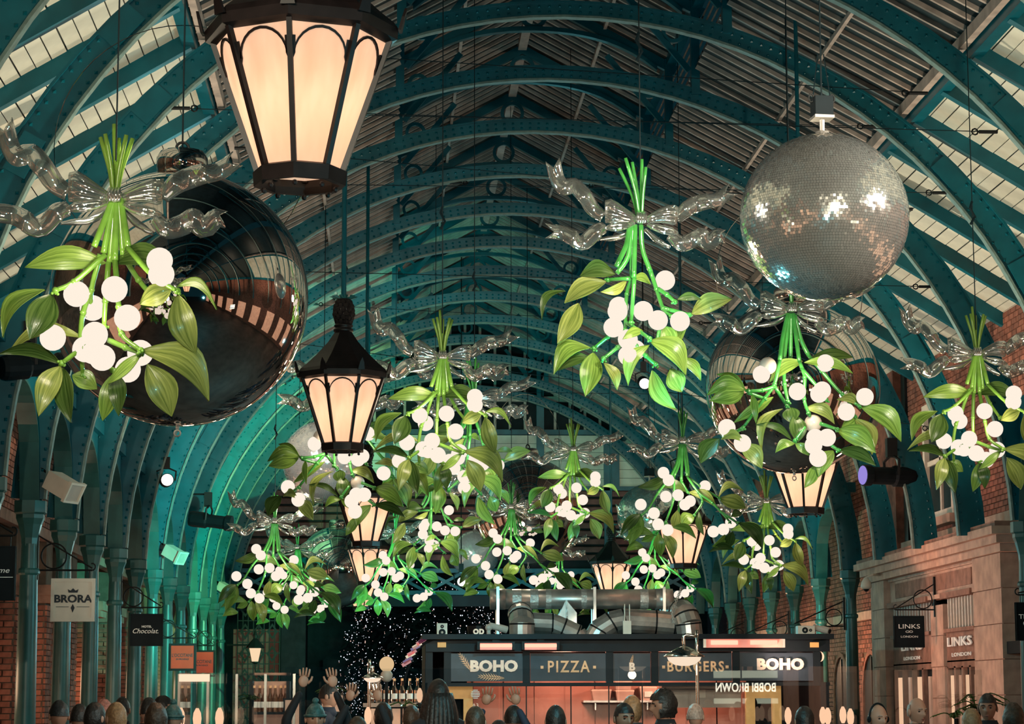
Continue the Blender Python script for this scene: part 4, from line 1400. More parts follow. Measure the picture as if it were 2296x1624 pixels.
# layout, knot in the photograph, distance, turn in degrees, label
for key, px, py, Y, rz, lab in (
        ('A', 258, 440, 12.6, 0, 'largest mistletoe bunch with clear bow, before the biggest mirror bauble'),
        ('B', 1437, 490, 16.1, 0, 'mistletoe bunch hanging high in mid hall beside the biggest disco ball'),
        ('A', 992, 797, 20.6, 4, 'mistletoe bunch whose clear bow passes behind the whole lantern'),
        ('D', 1775, 690, 18.5, 0, 'wide mistletoe bunch whose bow is tucked behind the biggest disco ball'),
        ('A', 2190, 790, 20.1, -3, 'mistletoe bunch hanging before the upper brick storey and sash window'),
        ('B', 1064, 890, 24.7, 12, 'mistletoe bunch directly behind the one whose bow meets the lantern'),
        ('D', 772, 872, 23.2, -6, 'mistletoe bunch under and behind the whole lantern, before the pale disco ball'),
        ('C', 616, 1167, 33.0, 5, 'lowest mistletoe bunch beside the green lit arches'),
        ('C', 668, 1226, 41.0, -20, 'small mistletoe bunch overlapping the lowest one beside the green arches'),
        ('C', 886, 1191, 39.0, 14, 'small mistletoe bunch hanging in front of the fairy light tree'),
        ('B', 976, 1077, 33.0, -5, 'mistletoe bunch crowded below two others in the middle of the hall'),
        ('C', 1147, 1135, 35.0, -8, 'mistletoe bunch hanging before the mirror bauble above the duct'),
        ('A', 1285, 1006, 31.0, 3, 'mistletoe bunch with bow against the cream gable boards'),
        ('C', 1530, 987, 28.0, 0, 'mistletoe bunch spread over the dark disco ball'),
        ('A', 1718, 1123, 31.0, -6, 'mistletoe bunch hanging before the teal arches, beside a berry covered lantern'),
        ('C', 1470, 1185, 39.0, 2, 'small mistletoe bunch hanging just above the duct elbow'),
        ('C', 1255, 1225, 46.0, 24, 'smallest mistletoe bunch, mostly hidden above the duct')):
    root = PRO[key] if key not in used else dup(PRO[key])
    used.add(key)
    p = at(px, py, Y)
    root.location = p
    root.rotation_euler = (0, 0, R(rz))
    tag(root, lab, 'mistletoe', 'mistletoe bunches with clear bows')
    lamp('berry_glow', 'POINT', p + Vector((0, -.3, -.62)), 11, CREAM, .1)
for root in [o for o in col.objects if o.name.startswith('mistletoe_bunch')]:
    p = root.location
    put('cable', MB().tube([(.0, 0, .2), (0, 0, roof_z(p.x) - p.z)], .005, 5).tube([(-.02, 0, 1.15), (.02, 0, 1.22), (-.02, 0, 1.3), (0, 0, 1.36)], .012, 5), M_WIRE, root)

# ---- steel wires strung across the hall
def wire(p0, p1, Y, label, sag=.05):
    a, b = at(p0[0], p0[1], Y), at(p1[0], p1[1], Y)
    d = b - a
    # carry the line on to the arches on both sides
    f = lambda z: math.sqrt(max(.5, 5.41 ** 2 - max(0, z - ZC) ** 2))
    xa, xb = XC - f(a.z), XC + f(b.z)
    sl = d.z / d.x
    pts = []
    for i in range(13):
        t = i / 12
        x = xa + (xb - xa) * t
        pts.append((x, Y, a.z + sl * (x - a.x) - sag * 4 * t * (1 - t)))
    t_ = thing('catenary_wire', label, 'wire', (0, 0, 0), 0, 'cross wires')
    put('strand', MB().tube(pts, .0045, 4), M_WIRE, t_)
    for e, dr in ((pts[0], 1), (pts[-1], -1)):
        put('turnbuckle', MB().tube([Vector(e), Vector(e) + Vector((.18 * dr, 0, 0))], .018, 6).tube([(e[0] + dr * .22 + .03 * math.cos(q), e[1], e[2] + .03 * math.sin(q)) for q in [math.pi * j / 4 for j in range(8)]], .008, 4, closed=True), M_IRON, t_)


wire((0, 75), (465, 105), YB(-1), 'steel cross wire passing above the biggest bauble, uppermost of all', 0)
wire((90, 234), (505, 246), YB(-1), 'steel cross wire passing behind the upper stem ends of the largest mistletoe', 0)
wire((1524, 274), (2296, 291), YB(0), 'steel cross wire passing just above the biggest disco ball', 0)
wire((0, 285), (500, 330), YB(0), 'steel cross wire behind the clear bow of the largest mistletoe', 0)
wire((1560, 425), (2296, 435), YB(0), 'steel cross wire passing behind the middle of the biggest disco ball', 0)
wire((750, 405), (1250, 415), YB(3), 'steel cross wire below the fourth visible arch crown', .02)
wire((1960, 640), (2296, 648), YB(1), 'steel cross wire ending at a black turnbuckle near the brick storey', 0)
wire((1650, 900), (2296, 985), YB(2), 'slack steel cross wire before the mirror bauble and brick storey', 0)
wire((850, 690), (1500, 720), YB(5), 'steel cross wire at the height of the lantern finial', .02)
wire((800, 870), (1300, 880), YB(8), 'steel cross wire across the dark gable glazing', .02)


# ---- square shop signs on brackets
def hang_sign(name, label, px, py, w_px, h_px, Y, board, frame, wall, prints, xroot, bar_off=.045):
    c = at(px, py, Y)
    k = Y / FPX
    w_, h_ = w_px * k, h_px * k
    t = thing(name, label, 'sign', c, 0, 'hanging shop signs')
    b = put('board', MB().box((-w_ / 2, -.02, -h_ / 2), (w_ / 2, .02, h_ / 2)), board, t)
    fr = .035 if frame else .012
    put('frame', MB().ring([(-w_ / 2 + fr, -h_ / 2 + fr), (w_ / 2 - fr, -h_ / 2 + fr), (w_ / 2 - fr, h_ / 2 - fr), (-w_ / 2 + fr, h_ / 2 - fr)], [(-w_ / 2, -h_ / 2), (w_ / 2, -h_ / 2), (w_ / 2, h_ / 2), (-w_ / 2, h_ / 2)], .06, ((0, -.03, 0), (1, 0, 0), (0, 0, 1), (0, 1, 0))), frame or board, t)
    for bd_, dx, dz, size, mat, sx, shear, fat in prints:
        text('lettering', bd_, b, (dx * w_, -.022, dz * h_), size * h_, mat, '-Y', fat, .002, shear, 1.0, sx=sx)
    s = wall                                                # -1: bracket runs to the arcade at smaller x
    zb = h_ / 2 + bar_off + .04
    x1, x0 = -s * w_ * .42, xroot - c.x
    put('bracket_bar', MB().tube([(x0, 0, zb), (x1, 0, zb)], .011, 6), M_IRON, t)
    put('stay', MB().tube([(x0, 0, zb + .36), (x1, 0, zb + .02)], .009, 6), M_IRON, t)
    put('back_plate', MB().box((x0 - .015, -.02, zb - .1), (x0 + .015, .02, zb + .46)), M_IRON, t)
    put('scroll_ring', MB().tube([(x0 - s * .17 + .13 * math.cos(a), 0, zb + .145 + .13 * math.sin(a)) for a in [2 * math.pi * j / 24 for j in range(24)]], .009, 6, closed=True), M_IRON, t)
    put('end_curl', MB().tube([(x1 - s * (.03 * math.cos(a) + .0), 0, zb + .035 + .035 * math.sin(a)) for a in [-1.57 + .45 * j for j in range(9)]], .008, 6), M_IRON, t)
    for e in (-1, 1):
        put('hanger', MB().tube([(e * w_ * .36, 0, h_ / 2), (e * w_ * .36, 0, zb)], .006, 5), M_IRON, t)
    return t


def crest(t, w_, h_, mat):
    """small crown and sprig over and under a word"""
    b = [c for c in t.children if c.name.startswith('board')][0]
    f = ((0, -.021, 0), (1, 0, 0), (0, 0, 1), (0, -1, 0))
    m = MB().prism([(-.045, .075), (.045, .075), (.055, .11), (.025, .095), (0, .12), (-.025, .095), (-.055, .11)], .003, f)
    m.prism([(0, -.04), (.02, -.08), (0, -.13), (-.02, -.08)], .003, f)
    m.prism([(-.17, -.073), (-.04, -.073), (-.04, -.068), (-.17, -.068)], .003, f).prism([(.04, -.073), (.17, -.073), (.17, -.068), (.04, -.068)], .003, f)
    put('crest', m, mat, b)


sg = hang_sign('shop_sign', 'white square hanging sign with raised border and dark bold name', 164, 1346, 97, 95, YB(0), M_WHITE, M_WHITE, -1, [('BRORA', 0, .02, .24, M_PRINTD, 1.12, 0, .004)], XC - CU + .08)
crest(sg, .46, .45, M_PRINTD)
sg = hang_sign('shop_sign', 'black hanging sign cut by the picture edge, white script ending in me', -12, 1286, 92, 120, YB(-2), M_BLACK, None, -1, [('acme', .12, .05, .14, M_PRINTW, 1.2, .3, 0)], XC - CU + .08)
put('underline', MB().box((-.1, -.024, -.035), (.15, -.02, -.03)), M_PRINTW, [c for c in sg.children if c.name.startswith('board')][0])
hang_sign('shop_sign', 'black square hanging sign with thin white script and a small upper word', 329, 1413, 72, 71, YB(3), M_BLACK, None, -1, [('HOTEL', 0, .1, .09, M_PRINTW, 1.1, 0, .001), ('Chocolat.', -.04, -.04, .21, M_PRINTW, 1.0, .35, 0)], XC - CU + .08)
hang_sign('shop_sign', 'orange red hanging sign with dark serif name, nearer of the matching pair', 409, 1474, 60, 60, YB(5), M_REDSIGN, M_IRON, -1, [("L'OCCITANE", 0, .06, .17, M_PRINTD, .8, 0, .001), ('EN PROVENCE', 0, -.08, .08, M_PRINTD, .9, .2, .001)], XC - CU + .08)
hang_sign('shop_sign', 'orange red hanging sign partly covered by its twin, above the glass booth', 452, 1488, 60, 58, YB(8), M_REDSIGN, M_IRON, -1, [("L'OCCITANE", 0, .06, .17, M_PRINTD, .8, 0, .001), ('EN PROVENCE', 0, -.08, .08, M_PRINTD, .9, .2, .001)], XC - CU + .08)
sg = hang_sign('shop_sign', 'dark square hanging sign with spaced white capitals before the stone shop front', 2038, 1417, 69, 71, 32.3, M_BLACK, None, 1, [('LINKS', 0, .16, .2, M_PRINTW, 1.35, 0, 0), ('LONDON', 0, -.16, .09, M_PRINTW, 1.4, 0, 0)], FX + .07)
b = [c for c in sg.children if c.name.startswith('board')][0]
put('linked_rings', MB().tube([(-.025 + .025 * math.cos(a), -.022, .012 * math.sin(a)) for a in [math.pi * j / 8 for j in range(16)]], .003, 4, closed=True).tube([(.025 + .025 * math.cos(a), -.022, .012 * math.sin(a)) for a in [math.pi * j / 8 for j in range(16)]], .003, 4, closed=True), M_PRINTW, b)
hang_sign('shop_sign', 'black hanging sign at the picture edge beyond the big stone pilaster', 2322, 1394, 92, 86, 26.0, M_BLACK, None, 1, [('The', -.28, .12, .17, M_PRINTW, 1.2, 0, 0), ('Organic', .0, -.06, .2, M_PRINTW, 1.1, 0, 0)], 8.8)
# empty ring brackets on the columns behind the kiosk
for (px, py, Y, lab) in ((1868, 1385, YB(5), 'empty black ring bracket on the iron column beside the white speakers'), (1770, 1410, YB(7), 'empty black ring bracket above the kiosk roof, second from the stone corner'), (1650, 1424, YB(9), 'empty black ring bracket above the kiosk roof, farthest along the brick side')):
    c = at(px, py, Y)
    c.x = XC + CU - .32
    t = thing('ring_bracket', lab, 'bracket', c, 0, 'empty sign brackets')
    put('bracket_bar', MB().tube([(-.6, 0, -.14), (.2, 0, -.14)], .011, 6), M_IRON, t)
    put('stay', MB().tube([(-.6, 0, -.1), (.2, 0, .26)], .011, 6), M_IRON, t)
    put('back_plate', MB().box((.19, -.02, -.2), (.22, .02, .32)), M_IRON, t)
    put('scroll_ring', MB().tube([(.04 + .13 * math.cos(a), 0, .0 + .13 * math.sin(a)) for a in [2 * math.pi * j / 24 for j in range(24)]], .01, 6, closed=True), M_IRON, t)


# ---- stage lamps, loudspeakers, cameras
def spot_fixture(px, py, Y, aim, label, lens=None, size=1.):
    c = at(px, py, Y)
    t = link('stage_lamp', None, None, c)
    tag(t, label, 'stage lamp', 'stage lamps')
    q = (Vector(aim) - c).to_track_quat('Y', 'Z')
    m = q.to_matrix()
    P = lambda x, y, z: m @ Vector((x, y, z)) * size
    body = MB()
    prof_ = [(-.2, .075), (-.17, .085), (-.02, .085), (.0, .07), (.18, .07), (.2, .085), (.26, .085)]
    n = 14
    vs_ = []
    for y, r_ in prof_:
        for j in range(n):
            a = 2 * math.pi * j / n
            vs_.append(P(r_ * math.cos(a), y, r_ * math.sin(a)))
    fs = [(i * n + j, i * n + (j + 1) % n, (i + 1) * n + (j + 1) % n, (i + 1) * n + j) for i in range(len(prof_) - 1) for j in range(n)] + [tuple(range(n))[::-1], tuple((len(prof_) - 1) * n + j for j in range(n))]
    body.add(vs_, fs)
    put('lamp_body', body, M_BLACK, t)
    if lens:
        put('lens', MB().add([P(.076 * math.cos(2 * math.pi * j / 16), .263, .076 * math.sin(2 * math.pi * j / 16)) for j in range(16)], [tuple(range(16))]), lens, t)
    yk = [P(-.11, 0, 0), P(-.12, 0, .12), P(0, 0, .17), P(.12, 0, .12), P(.11, 0, 0)]
    put('yoke', MB().tube(yk, .012 * size, 5), M_IRON, t)
    put('clamp', MB().box((-.04 * size, -.04 * size, .15 * size), (.04 * size, .04 * size, .3 * size)), M_IRON, t)
    h_ = .28 * size
    u_ = math.sqrt(5.42 ** 2 - max(0, c.z + h_ - ZC) ** 2)
    xa = XC + math.copysign(u_, c.x - XC) - c.x
    if abs(xa) < 1:
        put('arm', MB().tube([(0, 0, h_), (xa, 0, h_)], .018, 6), M_IRON, t)
    else:
        put('arm', MB().tube([(0, 0, h_), (0, 0, roof_z(c.x) - c.z)], .012, 6), M_IRON, t)
    return t


spot_fixture(373, 1078, YB(4), (-.2, 12, 3.6), 'small lit stage lamp with round white lens on a far arch of the sign side', M_LENS, 1.15)
spot_fixture(466, 1168, YB(6), (3, 38.5, 3.9), 'black stage lamp pointing sideways in front of the green lit arches', None, 1.6)
spot_fixture(1443, 858, 33, (2.6, 12, 2), 'lit stage lamp hung high above the dark disco ball', M_LENS, 1.)
spot_fixture(66, 822, YB(-1), (2.2, 25, 5.6), 'black stage lamp behind the leaves of the largest mistletoe', None, 1.4)
spot_fixture(2000, 1068, YB(3), (1.0, 30, 4.75), 'black stage lamp with violet lens before the brick storey', M_VIOLET, 1.75)
spot_fixture(1692, 1250, YB(7), (5, 32, 4), 'black stage lamp low on the far teal arches above the duct elbow', None, 1.4)
spot_fixture(1034, 1305, 47, (2, 10, 2.2), 'star bright stage lamp below the small disco ball', M_LENS, 1.2)
spot_fixture(1523, 1052, 40, (2, 30, 1), 'black stage lamp hanging straight down before the cream gable boards', None, 1.2)


def horn(px, py, Y, rz, tilt, label, s=1.):
    c = at(px, py, Y)
    t = link('loudspeaker', None, None, c, (R(tilt), 0, R(rz)))
    tag(t, label, 'loudspeaker', 'white projector loudspeakers')
    put('cabinet', MB().box((-.09 * s, -.12 * s, -.075 * s), (.09 * s, .12 * s, .075 * s)), M_WHITE, t)
    put('mouth_rim', MB().ring([(-.085 * s, -.07 * s), (.085 * s, -.07 * s), (.085 * s, .07 * s), (-.085 * s, .07 * s)], [(-.105 * s, -.09 * s), (.105 * s, -.09 * s), (.105 * s, .09 * s), (-.105 * s, .09 * s)], .03 * s, ((0, -.145 * s, 0), (1, 0, 0), (0, 0, 1), (0, 1, 0))), M_WHITE, t)
    put('grille', MB().box((-.085 * s, -.128 * s, -.07 * s), (.085 * s, -.121 * s, .07 * s)), M_PLASTIC, t)
    put('arm', MB().tube([(0, .1 * s, .02), (-.04, .26 * s, .06)], .014, 6), M_IRON, t)


horn(140, 1090, YB(0) - .1, 62, 28, 'white box loudspeaker on the nearest arcade column of the sign side', 1.25)
horn(390, 1242, YB(5) - .1, 62, 28, 'white box loudspeaker on the arcade above the twin orange signs', 1.2)
horn(505, 1320, YB(10) - .1, 62, 28, 'small white box loudspeaker touching the lowest mistletoe leaves', 1.2)

c = at(1942, 1314, 35.2)
t = thing('dome_camera', 'pale dome camera on the stone corner of the shop front', 'camera', c)
put('housing', MB().lathe([(.0, .14), (.03, .12), (.07, .06), (.085, 0), (.08, -.03), (.05, -.05)], 16), M_WHITE, t, True)
put('dome', MB().sphere((0, 0, -.045), .045, 12, 8), M_BLACK, t, True)
put('wall_arm', MB().tube([(0, 0, .12), (.1, 0, .17), (.42, .3, .17)], .018, 6), M_WHITE, t)


# ================================================================== the food kiosk
KY = 33.0
kp = lambda px, py, dy=0.: at(px, py, KY + dy)
K = thing('food_kiosk', 'dark food kiosk with lit lettered fascia panels and a pink lit kitchen', 'kiosk', (0, 0, 0))
xl, xr = kp(962, 1500).x, kp(1858, 1500).x
zt, zf0, zf1 = kp(1400, 1430).z, kp(1400, 1462).z, kp(1400, 1531).z
put('roof_slab', MB().box((xl - .1, KY - .35, zt - .03), (xr + .02, KY + 3.2, zt + .04)), M_FRAME, K)
put('header', MB().box((xl - .05, KY - .12, zf0), (xr, KY + .1, zt - .03)), M_FRAME, K)
put('sill_beam', MB().box((xl, KY - .06, zf1 - .05), (xr, KY + .06, zf1)), M_FRAME, K)
pans = [(1003, 1172), (1189, 1358), (1374, 1458), (1476, 1640), (1658, 1822)]
P_ = []
for a, b_ in pans:
    xa, xb = kp(a, 1490).x, kp(b_, 1490).x
    P_.append((put('fascia_panel', MB().box((xa, KY - .03, zf1 + .02), (xb, KY + .02, zf0 - .02)), M_PANEL, K), (xa + xb) / 2))
mul = [962, 1003, 1180, 1366, 1467, 1649, 1830]
for m_ in mul:
    x = kp(m_, 1490).x
    put('mullion', MB().box((x - .05, KY - .07, zf1), (x + .05, KY + .03, zf0)), M_FRAME, K)
for m_ in (968, 1848):
    x = kp(m_, 1550).x
    put('corner_post', MB().box((x - .06, KY - .05, 0), (x + .06, KY + .05, zf1)), M_FRAME, K)
for m_ in (1180, 1280, 1365, 1440, 1565):
    x = kp(m_, 1570).x
    put('window_rod', MB().box((x - .008, KY - .02, .9), (x + .008, KY, zf1)), M_IRON, K)
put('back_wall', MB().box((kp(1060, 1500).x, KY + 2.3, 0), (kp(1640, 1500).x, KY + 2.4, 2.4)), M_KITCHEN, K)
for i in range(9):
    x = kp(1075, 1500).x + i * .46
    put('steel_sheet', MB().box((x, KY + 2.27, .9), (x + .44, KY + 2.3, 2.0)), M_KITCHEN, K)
put('counter', MB().box((xl, KY - .25, .0), (xr, KY + .3, 1.05)), M_FRAME, K)
put('rear_wall', MB().box((xl - .05, KY + 3.1, 0), (xr, KY + 3.2, zt)), M_FRAME, K)
for x in (xl - .05, xr - .06):
    put('side_wall', MB().box((x, KY + .4, 0), (x + .06, KY + 3.1, zt)), M_FRAME, K)
# lit timber doorways at both ends
for a, b_ in ((990, 1062), (1680, 1760)):
    xa, xb = kp(a, 1550).x, kp(b_, 1550).x
    put('doorway_frame', MB().ring([(xa + .13, 0), (xa + .13, 1.72), (xb - .13, 1.72), (xb - .13, 0)], [(xa, 0), (xa, 1.9), (xb, 1.9), (xb, 0)], .1, ((0, KY + .32, 0), (1, 0, 0), (0, 0, 1), (0, 1, 0)), closed=False), M_YELLOW, K)
# letters
for pi, (body, dz, size, mat, sx, fat, sp) in enumerate((('BOHO', .01, .205, M_LETTER, 1.08, .011, 1.06), ('PIZZA', .0, .225, M_GOLD, .82, .004, 1.25), ('B', 0, .15, M_LETTER, 1, .006, 1), ('BURGERS', .0, .2, M_GOLD, .85, .004, 1.2), ('BOHO', .03, .205, M_LETTER, 1.08, .011, 1.06))):
    text('lettering', body, P_[pi][0], (P_[pi][1] + (.12 if pi == 0 else .05 if pi == 4 else 0), KY - .05, (zf0 + zf1) / 2 + dz), size, mat, '-Y', fat, .018, 0, sp, sx=sx)
for pi, w2 in ((1, .37), (3, .45)):
    for s in (-1, 1):
        x = P_[pi][1] + s * w2
        put('square_dot', MB().box((x - .02, KY - .06, (zf0 + zf1) / 2 - .02), (x + .02, KY - .03, (zf0 + zf1) / 2 + .02)), M_GOLD, P_[pi][0])


def feather(x, z, L, ang, n, par):
    m = MB()
    ca, sa = math.cos(ang), math.sin(ang)
    for i in range(n):
        s = i / n
        for sd in (-1, 1):
            u, v = (s - .5) * L, sd * .004
            e = ((s - .5) * L - .03, sd * L * .16 * math.sin(math.pi * (s * .85 + .12)))
            q = [(u, v), (u + L / n * .85, v), e]
            m.prism([(ca * a_ - sa * b2, sa * a_ + ca * b2) for a_, b2 in (q if sd > 0 else q[::-1])], .006, ((x, KY - .045, z), (1, 0, 0), (0, 0, 1), (0, 1, 0)))
    put('feather_emblem', m, M_GOLD, par)


zc = (zf0 + zf1) / 2
feather(P_[0][1] - .27, zc + .06, .3, R(-55), 8, P_[0][0])
feather(P_[0][1] + .1, zc - .14, .36, R(-4), 10, P_[0][0])
feather(P_[2][1], zc + .1, .16, R(75), 6, P_[2][0])
feather(P_[2][1] + .01, zc - .11, .16, R(-80), 6, P_[2][0])
cm = at(1837, 1473, KY)
pts = [(.055 * math.cos(a), .07 * math.sin(a)) for a in [R(-90 + 18 * j) for j in range(11)]] + [(.028 * math.cos(a), .068 * math.sin(a)) for a in [R(90 - 18 * j) for j in range(1, 10)]]
put('crescent_emblem', MB().prism(pts, .01, ((cm.x, KY - .08, cm.z), (1, 0, 0), (0, 0, 1), (0, 1, 0))), M_LETTER, K)
for px in (990, 1822):
    c = at(px, 1447, KY)
    put('marker_lamp', MB().box((c.x - .06, KY - .16, c.z - .035), (c.x + .06, KY - .12, c.z + .035)), M_YELLOW, K)
lamp('kitchen_light', 'POINT', (2.6, KY + 1.2, 2.2), 48, (1, .42, .28), .15)
lamp('kitchen_light', 'POINT', (4.2, KY + 1.2, 2.2), 48, (1, .42, .28), .15)
# shelf with tubs, hood
c = at(1395, 1571, KY + 1.9)
t = thing('kitchen_shelf', 'steel wall shelf in the kiosk kitchen holding plastic tubs', 'shelf', (c.x, KY + 2.1, c.z))
put('shelf_board', MB().box((-.58, -.2, -.03), (.58, .17, 0)), M_DUCT, t)
put('bracket', MB().box((-.4, -.1, -.14), (-.38, .17, -.03)), M_DUCT, t)
put('bracket', MB().box((.38, -.1, -.14), (.4, .17, -.03)), M_DUCT, t)
for i, (dx, dz, w2, h2, lab) in enumerate(((-.3, 0, .3, .16, 'grey plastic tub on the kitchen shelf, alone at its end'), (.05, 0, .28, .15, 'clear plastic tub under another tub on the kitchen shelf'), (.03, .16, .26, .13, 'clear plastic tub stacked on top of another tub'), (.4, 0, .26, .2, 'pale tub with a white label at the kitchen shelf end'))):
    o = thing('plastic_tub', lab, 'tub', (c.x + dx, KY + 2.08, c.z + dz), 0, 'tubs on the kitchen shelf')
    put('tub', MB().lathe([(w2 * .58, 0), (w2 * .68, h2 - .02)], 4, ph=.5), M_PLASTIC, o)
    put('lid', MB().lathe([(w2 * .7, h2 - .02), (w2 * .7, h2), (w2 * .6, h2 + .006)], 4, ph=.5), M_WHITE, o)
    if i == 3:
        put('label', MB().box((-.06, -w2 * .5 - .012, .05), (.06, -w2 * .5, .13)), M_PRINTW, o)
c = at(1568, 1556, KY + 1.0)
t = thing('extractor_hood', 'pale steel box hood over the kiosk counter', 'hood', (c.x, KY + 1.0, c.z))
put('hood_body', MB().box((-.58, -.2, -.2), (.58, .2, .08)), M_PLASTIC, t)
put('hood_lip', MB().box((-.59, -.22, .0), (.59, .2, .05)).box((-.57, -.2, .08), (.57, .2, .16)), M_PLASTIC, t)
put('switch_plate', MB().box((-.06, -.225, -.06), (.06, -.2, .06)), M_WHITE, t)


c = at(1066, 1557, KY)
em = MB()
for i in range(6):
    z_ = -.055 + i * .022
    hw_ = math.sqrt(max(0, .065 ** 2 - z_ ** 2))
    em.box((c.x - hw_, KY - .012, c.z + z_ - .006), (c.x + hw_, KY - .006, c.z + z_ + .006))
put('striped_emblem', em, M_PRINTW, K)
text('lettering', 'A3', K, (c.x + .0, KY - .01, c.z - .16), .08, M_LETTER, '-Y', 0, .003)

# ---- heater tubes on the kiosk front
def heater(px, py, w_px, h_px, label, double=False):
    c = at(px, py, KY - .3)
    k = (KY - .3) / FPX
    w_, h_ = w_px * k, h_px * k
    t = thing('heater', label, 'heater', c, 0, 'heaters on the kiosk front')
    put('reflector', MB().box((-w_ / 2, 0, -h_ / 2), (w_ / 2, .05, h_ / 2)), M_HEATRED, t)
    put('hood_strip', MB().box((-w_ / 2 - .02, -.03, h_ / 2), (w_ / 2 + .02, .06, h_ / 2 + .02)), M_DUCT if double else M_IRON, t)
    spans = ((-.42, -.08), (.08, .42)) if double else ((-.46, .46),)
    for a, b_ in spans:
        put('glow_tube', MB().tube([(a * w_, -.015, .01), (b_ * w_, -.015, .01)], h_ * .26, 8), M_HEAT, t)
    for e in (-1, 1):
        put('end_cap', MB().box((e * w_ / 2 - .02, -.035, -h_ / 2), (e * w_ / 2 + .02, .06, h_ / 2)), M_IRON if not double else M_DUCT, t)
    put('arm', MB().box((-.05, .02, h_ / 2), (.05, .2, h_ / 2 + .05)), M_IRON, t)


heater(1112, 1450, 78, 15, 'single glowing heater tube over the first lettered panel')
heater(1212, 1450, 78, 15, 'single glowing heater tube over the second lettered panel')
heater(1668, 1443, 178, 19, 'long double heater with silver hood over the kiosk corner', True)


# ---- ducts on the roof
def duct_pipe(path, rad, root, name, seams=True, n=18):
    put(name, MB().tube(path, rad, n), M_DUCT, root, True)


DY = KY + .9
dk = DY / FPX
t = thing('exhaust_duct', 'long straight steel exhaust duct with silver tape bands lying above the kiosk', 'duct', (0, 0, 0))
a, b_ = at(1102, 1344, DY), at(1503, 1344, DY)
duct_pipe([a, b_], 22.5 * dk, t, 'duct_run')
put('end_sleeve', MB().tube([a - Vector((.02, 0, 0)), a + Vector((.2, 0, 0))], 23.5 * dk, 18), M_DUCT, t, True)
put('end_sleeve', MB().tube([b_ - Vector((.22, 0, 0)), b_ + Vector((.03, 0, 0))], 23.5 * dk, 18), M_DUCT, t, True)
for px, wpx in ((1158, 20), (1197, 18), (1229, 12), (1308, 12), (1443, 18)):
    q = at(px, 1344, DY)
    put('tape_band', MB().tube([q - Vector((wpx * dk / 2, 0, 0)), q + Vector((wpx * dk / 2, 0, 0))], 22.9 * dk, 18), M_TAPE, t)
for px in (1331, 1486, 1115):
    q = at(px, 1344, DY)
    put('strap_post', MB().box((q.x - .02, q.y - .2, zt + .04), (q.x + .02, q.y - .16, q.z + .17)), M_DUCT, t)
    put('strap_post', MB().box((q.x - .02, q.y + .16, zt + .04), (q.x + .02, q.y + .2, q.z + .17)), M_DUCT, t)


def elbow(pxs, Y, rpx, label, mat=None):
    """a segmented duct through pixel points standing at distance Y"""
    k = Y / FPX
    t_ = thing('duct_elbow', label, 'duct', (0, 0, 0), 0, 'bent ducts on the kiosk roof')
    pts_ = [at(p[0], p[1], Y + (p[2] if len(p) > 2 else 0)) for p in pxs]
    for i in range(len(pts_) - 1):
        d = (pts_[i + 1] - pts_[i]).normalized()
        put('duct_segment', MB().tube([pts_[i] - d * .02, pts_[i + 1] + d * .02], rpx * k, 16), M_DUCT, t_, False)
        put('seam_ring', MB().tube([pts_[i + 1] - d * .012, pts_[i + 1] + d * .012], rpx * k * 1.035, 16), M_IRON, t_)
    return t_


elbow([(1170, 1432), (1170, 1400), (1168, 1385, .1), (1166, 1378, .35), (1166, 1378, .8)], KY + .35, 28, 'stubby upright steel duct bend rising at the taped end of the duct')
elbow([(1196, 1398), (1238, 1400), (1262, 1410), (1292, 1424), (1300, 1438)], KY + .6, 24, 'taped horizontal steel duct bending down behind the kiosk parapet')
elbow([(1330, 1440), (1345, 1415), (1372, 1398), (1400, 1392), (1470, 1396), (1512, 1400)], KY + .6, 27, 'long horizontal steel duct bending down at one end, below the straight duct')
elbow([(1548, 1432), (1544, 1400), (1538, 1382, .05), (1528, 1372, .3), (1515, 1370, .7)], KY + .35, 29, 'upright steel duct bend at the kiosk corner next to the hanging chain')
t = thing('duct_cowl', 'folded triangular steel cowl between the two duct bends', 'cowl', (0, 0, 0))
q = [at(1245, 1395, KY + .8), at(1268, 1346, KY + .8), at(1292, 1375, KY + .8), at(1292, 1430, KY + .8), at(1250, 1430, KY + .8)]
put('cowl_shell', MB().prism([(p.x, p.z) for p in q], .25, ((0, KY + .7, 0), (1, 0, 0), (0, 0, 1), (0, 1, 0))), M_DUCT, t)
put('fold', MB().bar(q[1] + Vector((0, -.12, 0)), q[1] + Vector((0.02, -.12, -.5)), .03, .02, (0, 1, 0)), M_TAPE, t)
t = thing('router', 'pale wireless box with two aerials on the kiosk roof edge', 'aerial box', at(1406, 1424, KY - .2))
kk = KY / FPX
put('case', MB().box((-9 * kk, -.03, 0), (9 * kk, .03, 31 * kk)), M_WHITE, t)
for e in (-5, 6):
    put('aerial', MB().tube([(e * kk, 0, 31 * kk), (e * kk, 0, 68 * kk)], .009, 6), M_WHITE, t)


def roof_speaker(px, py, wd, ht, rot, label):
    c = at(px, py, KY - .15)
    t_ = thing('monitor_speaker', label, 'speaker', c, 0, 'small white speakers on the kiosk roof')
    cab = put('cabinet', MB().box((-wd / 2, -.08, 0), (wd / 2, .1, ht)), M_WHITE, t_)
    big = (0, ht * .33) if not rot else (-wd * .08, ht * .5)
    sm = (0, ht * .76) if not rot else (wd * .25, ht * .5)
    for (x, z), r_ in ((big, min(wd, ht) * .34), (sm, min(wd, ht) * .17)):
        d_ = put('driver', MB().tube([(x, -.086, z), (x, -.078, z)], r_, 16), M_BLACK, t_)
        put('cone_cap', MB().sphere((x, -.086, z), r_ * .35, 8, 6, sc=(1, .4, 1)), M_PLASTIC, d_)


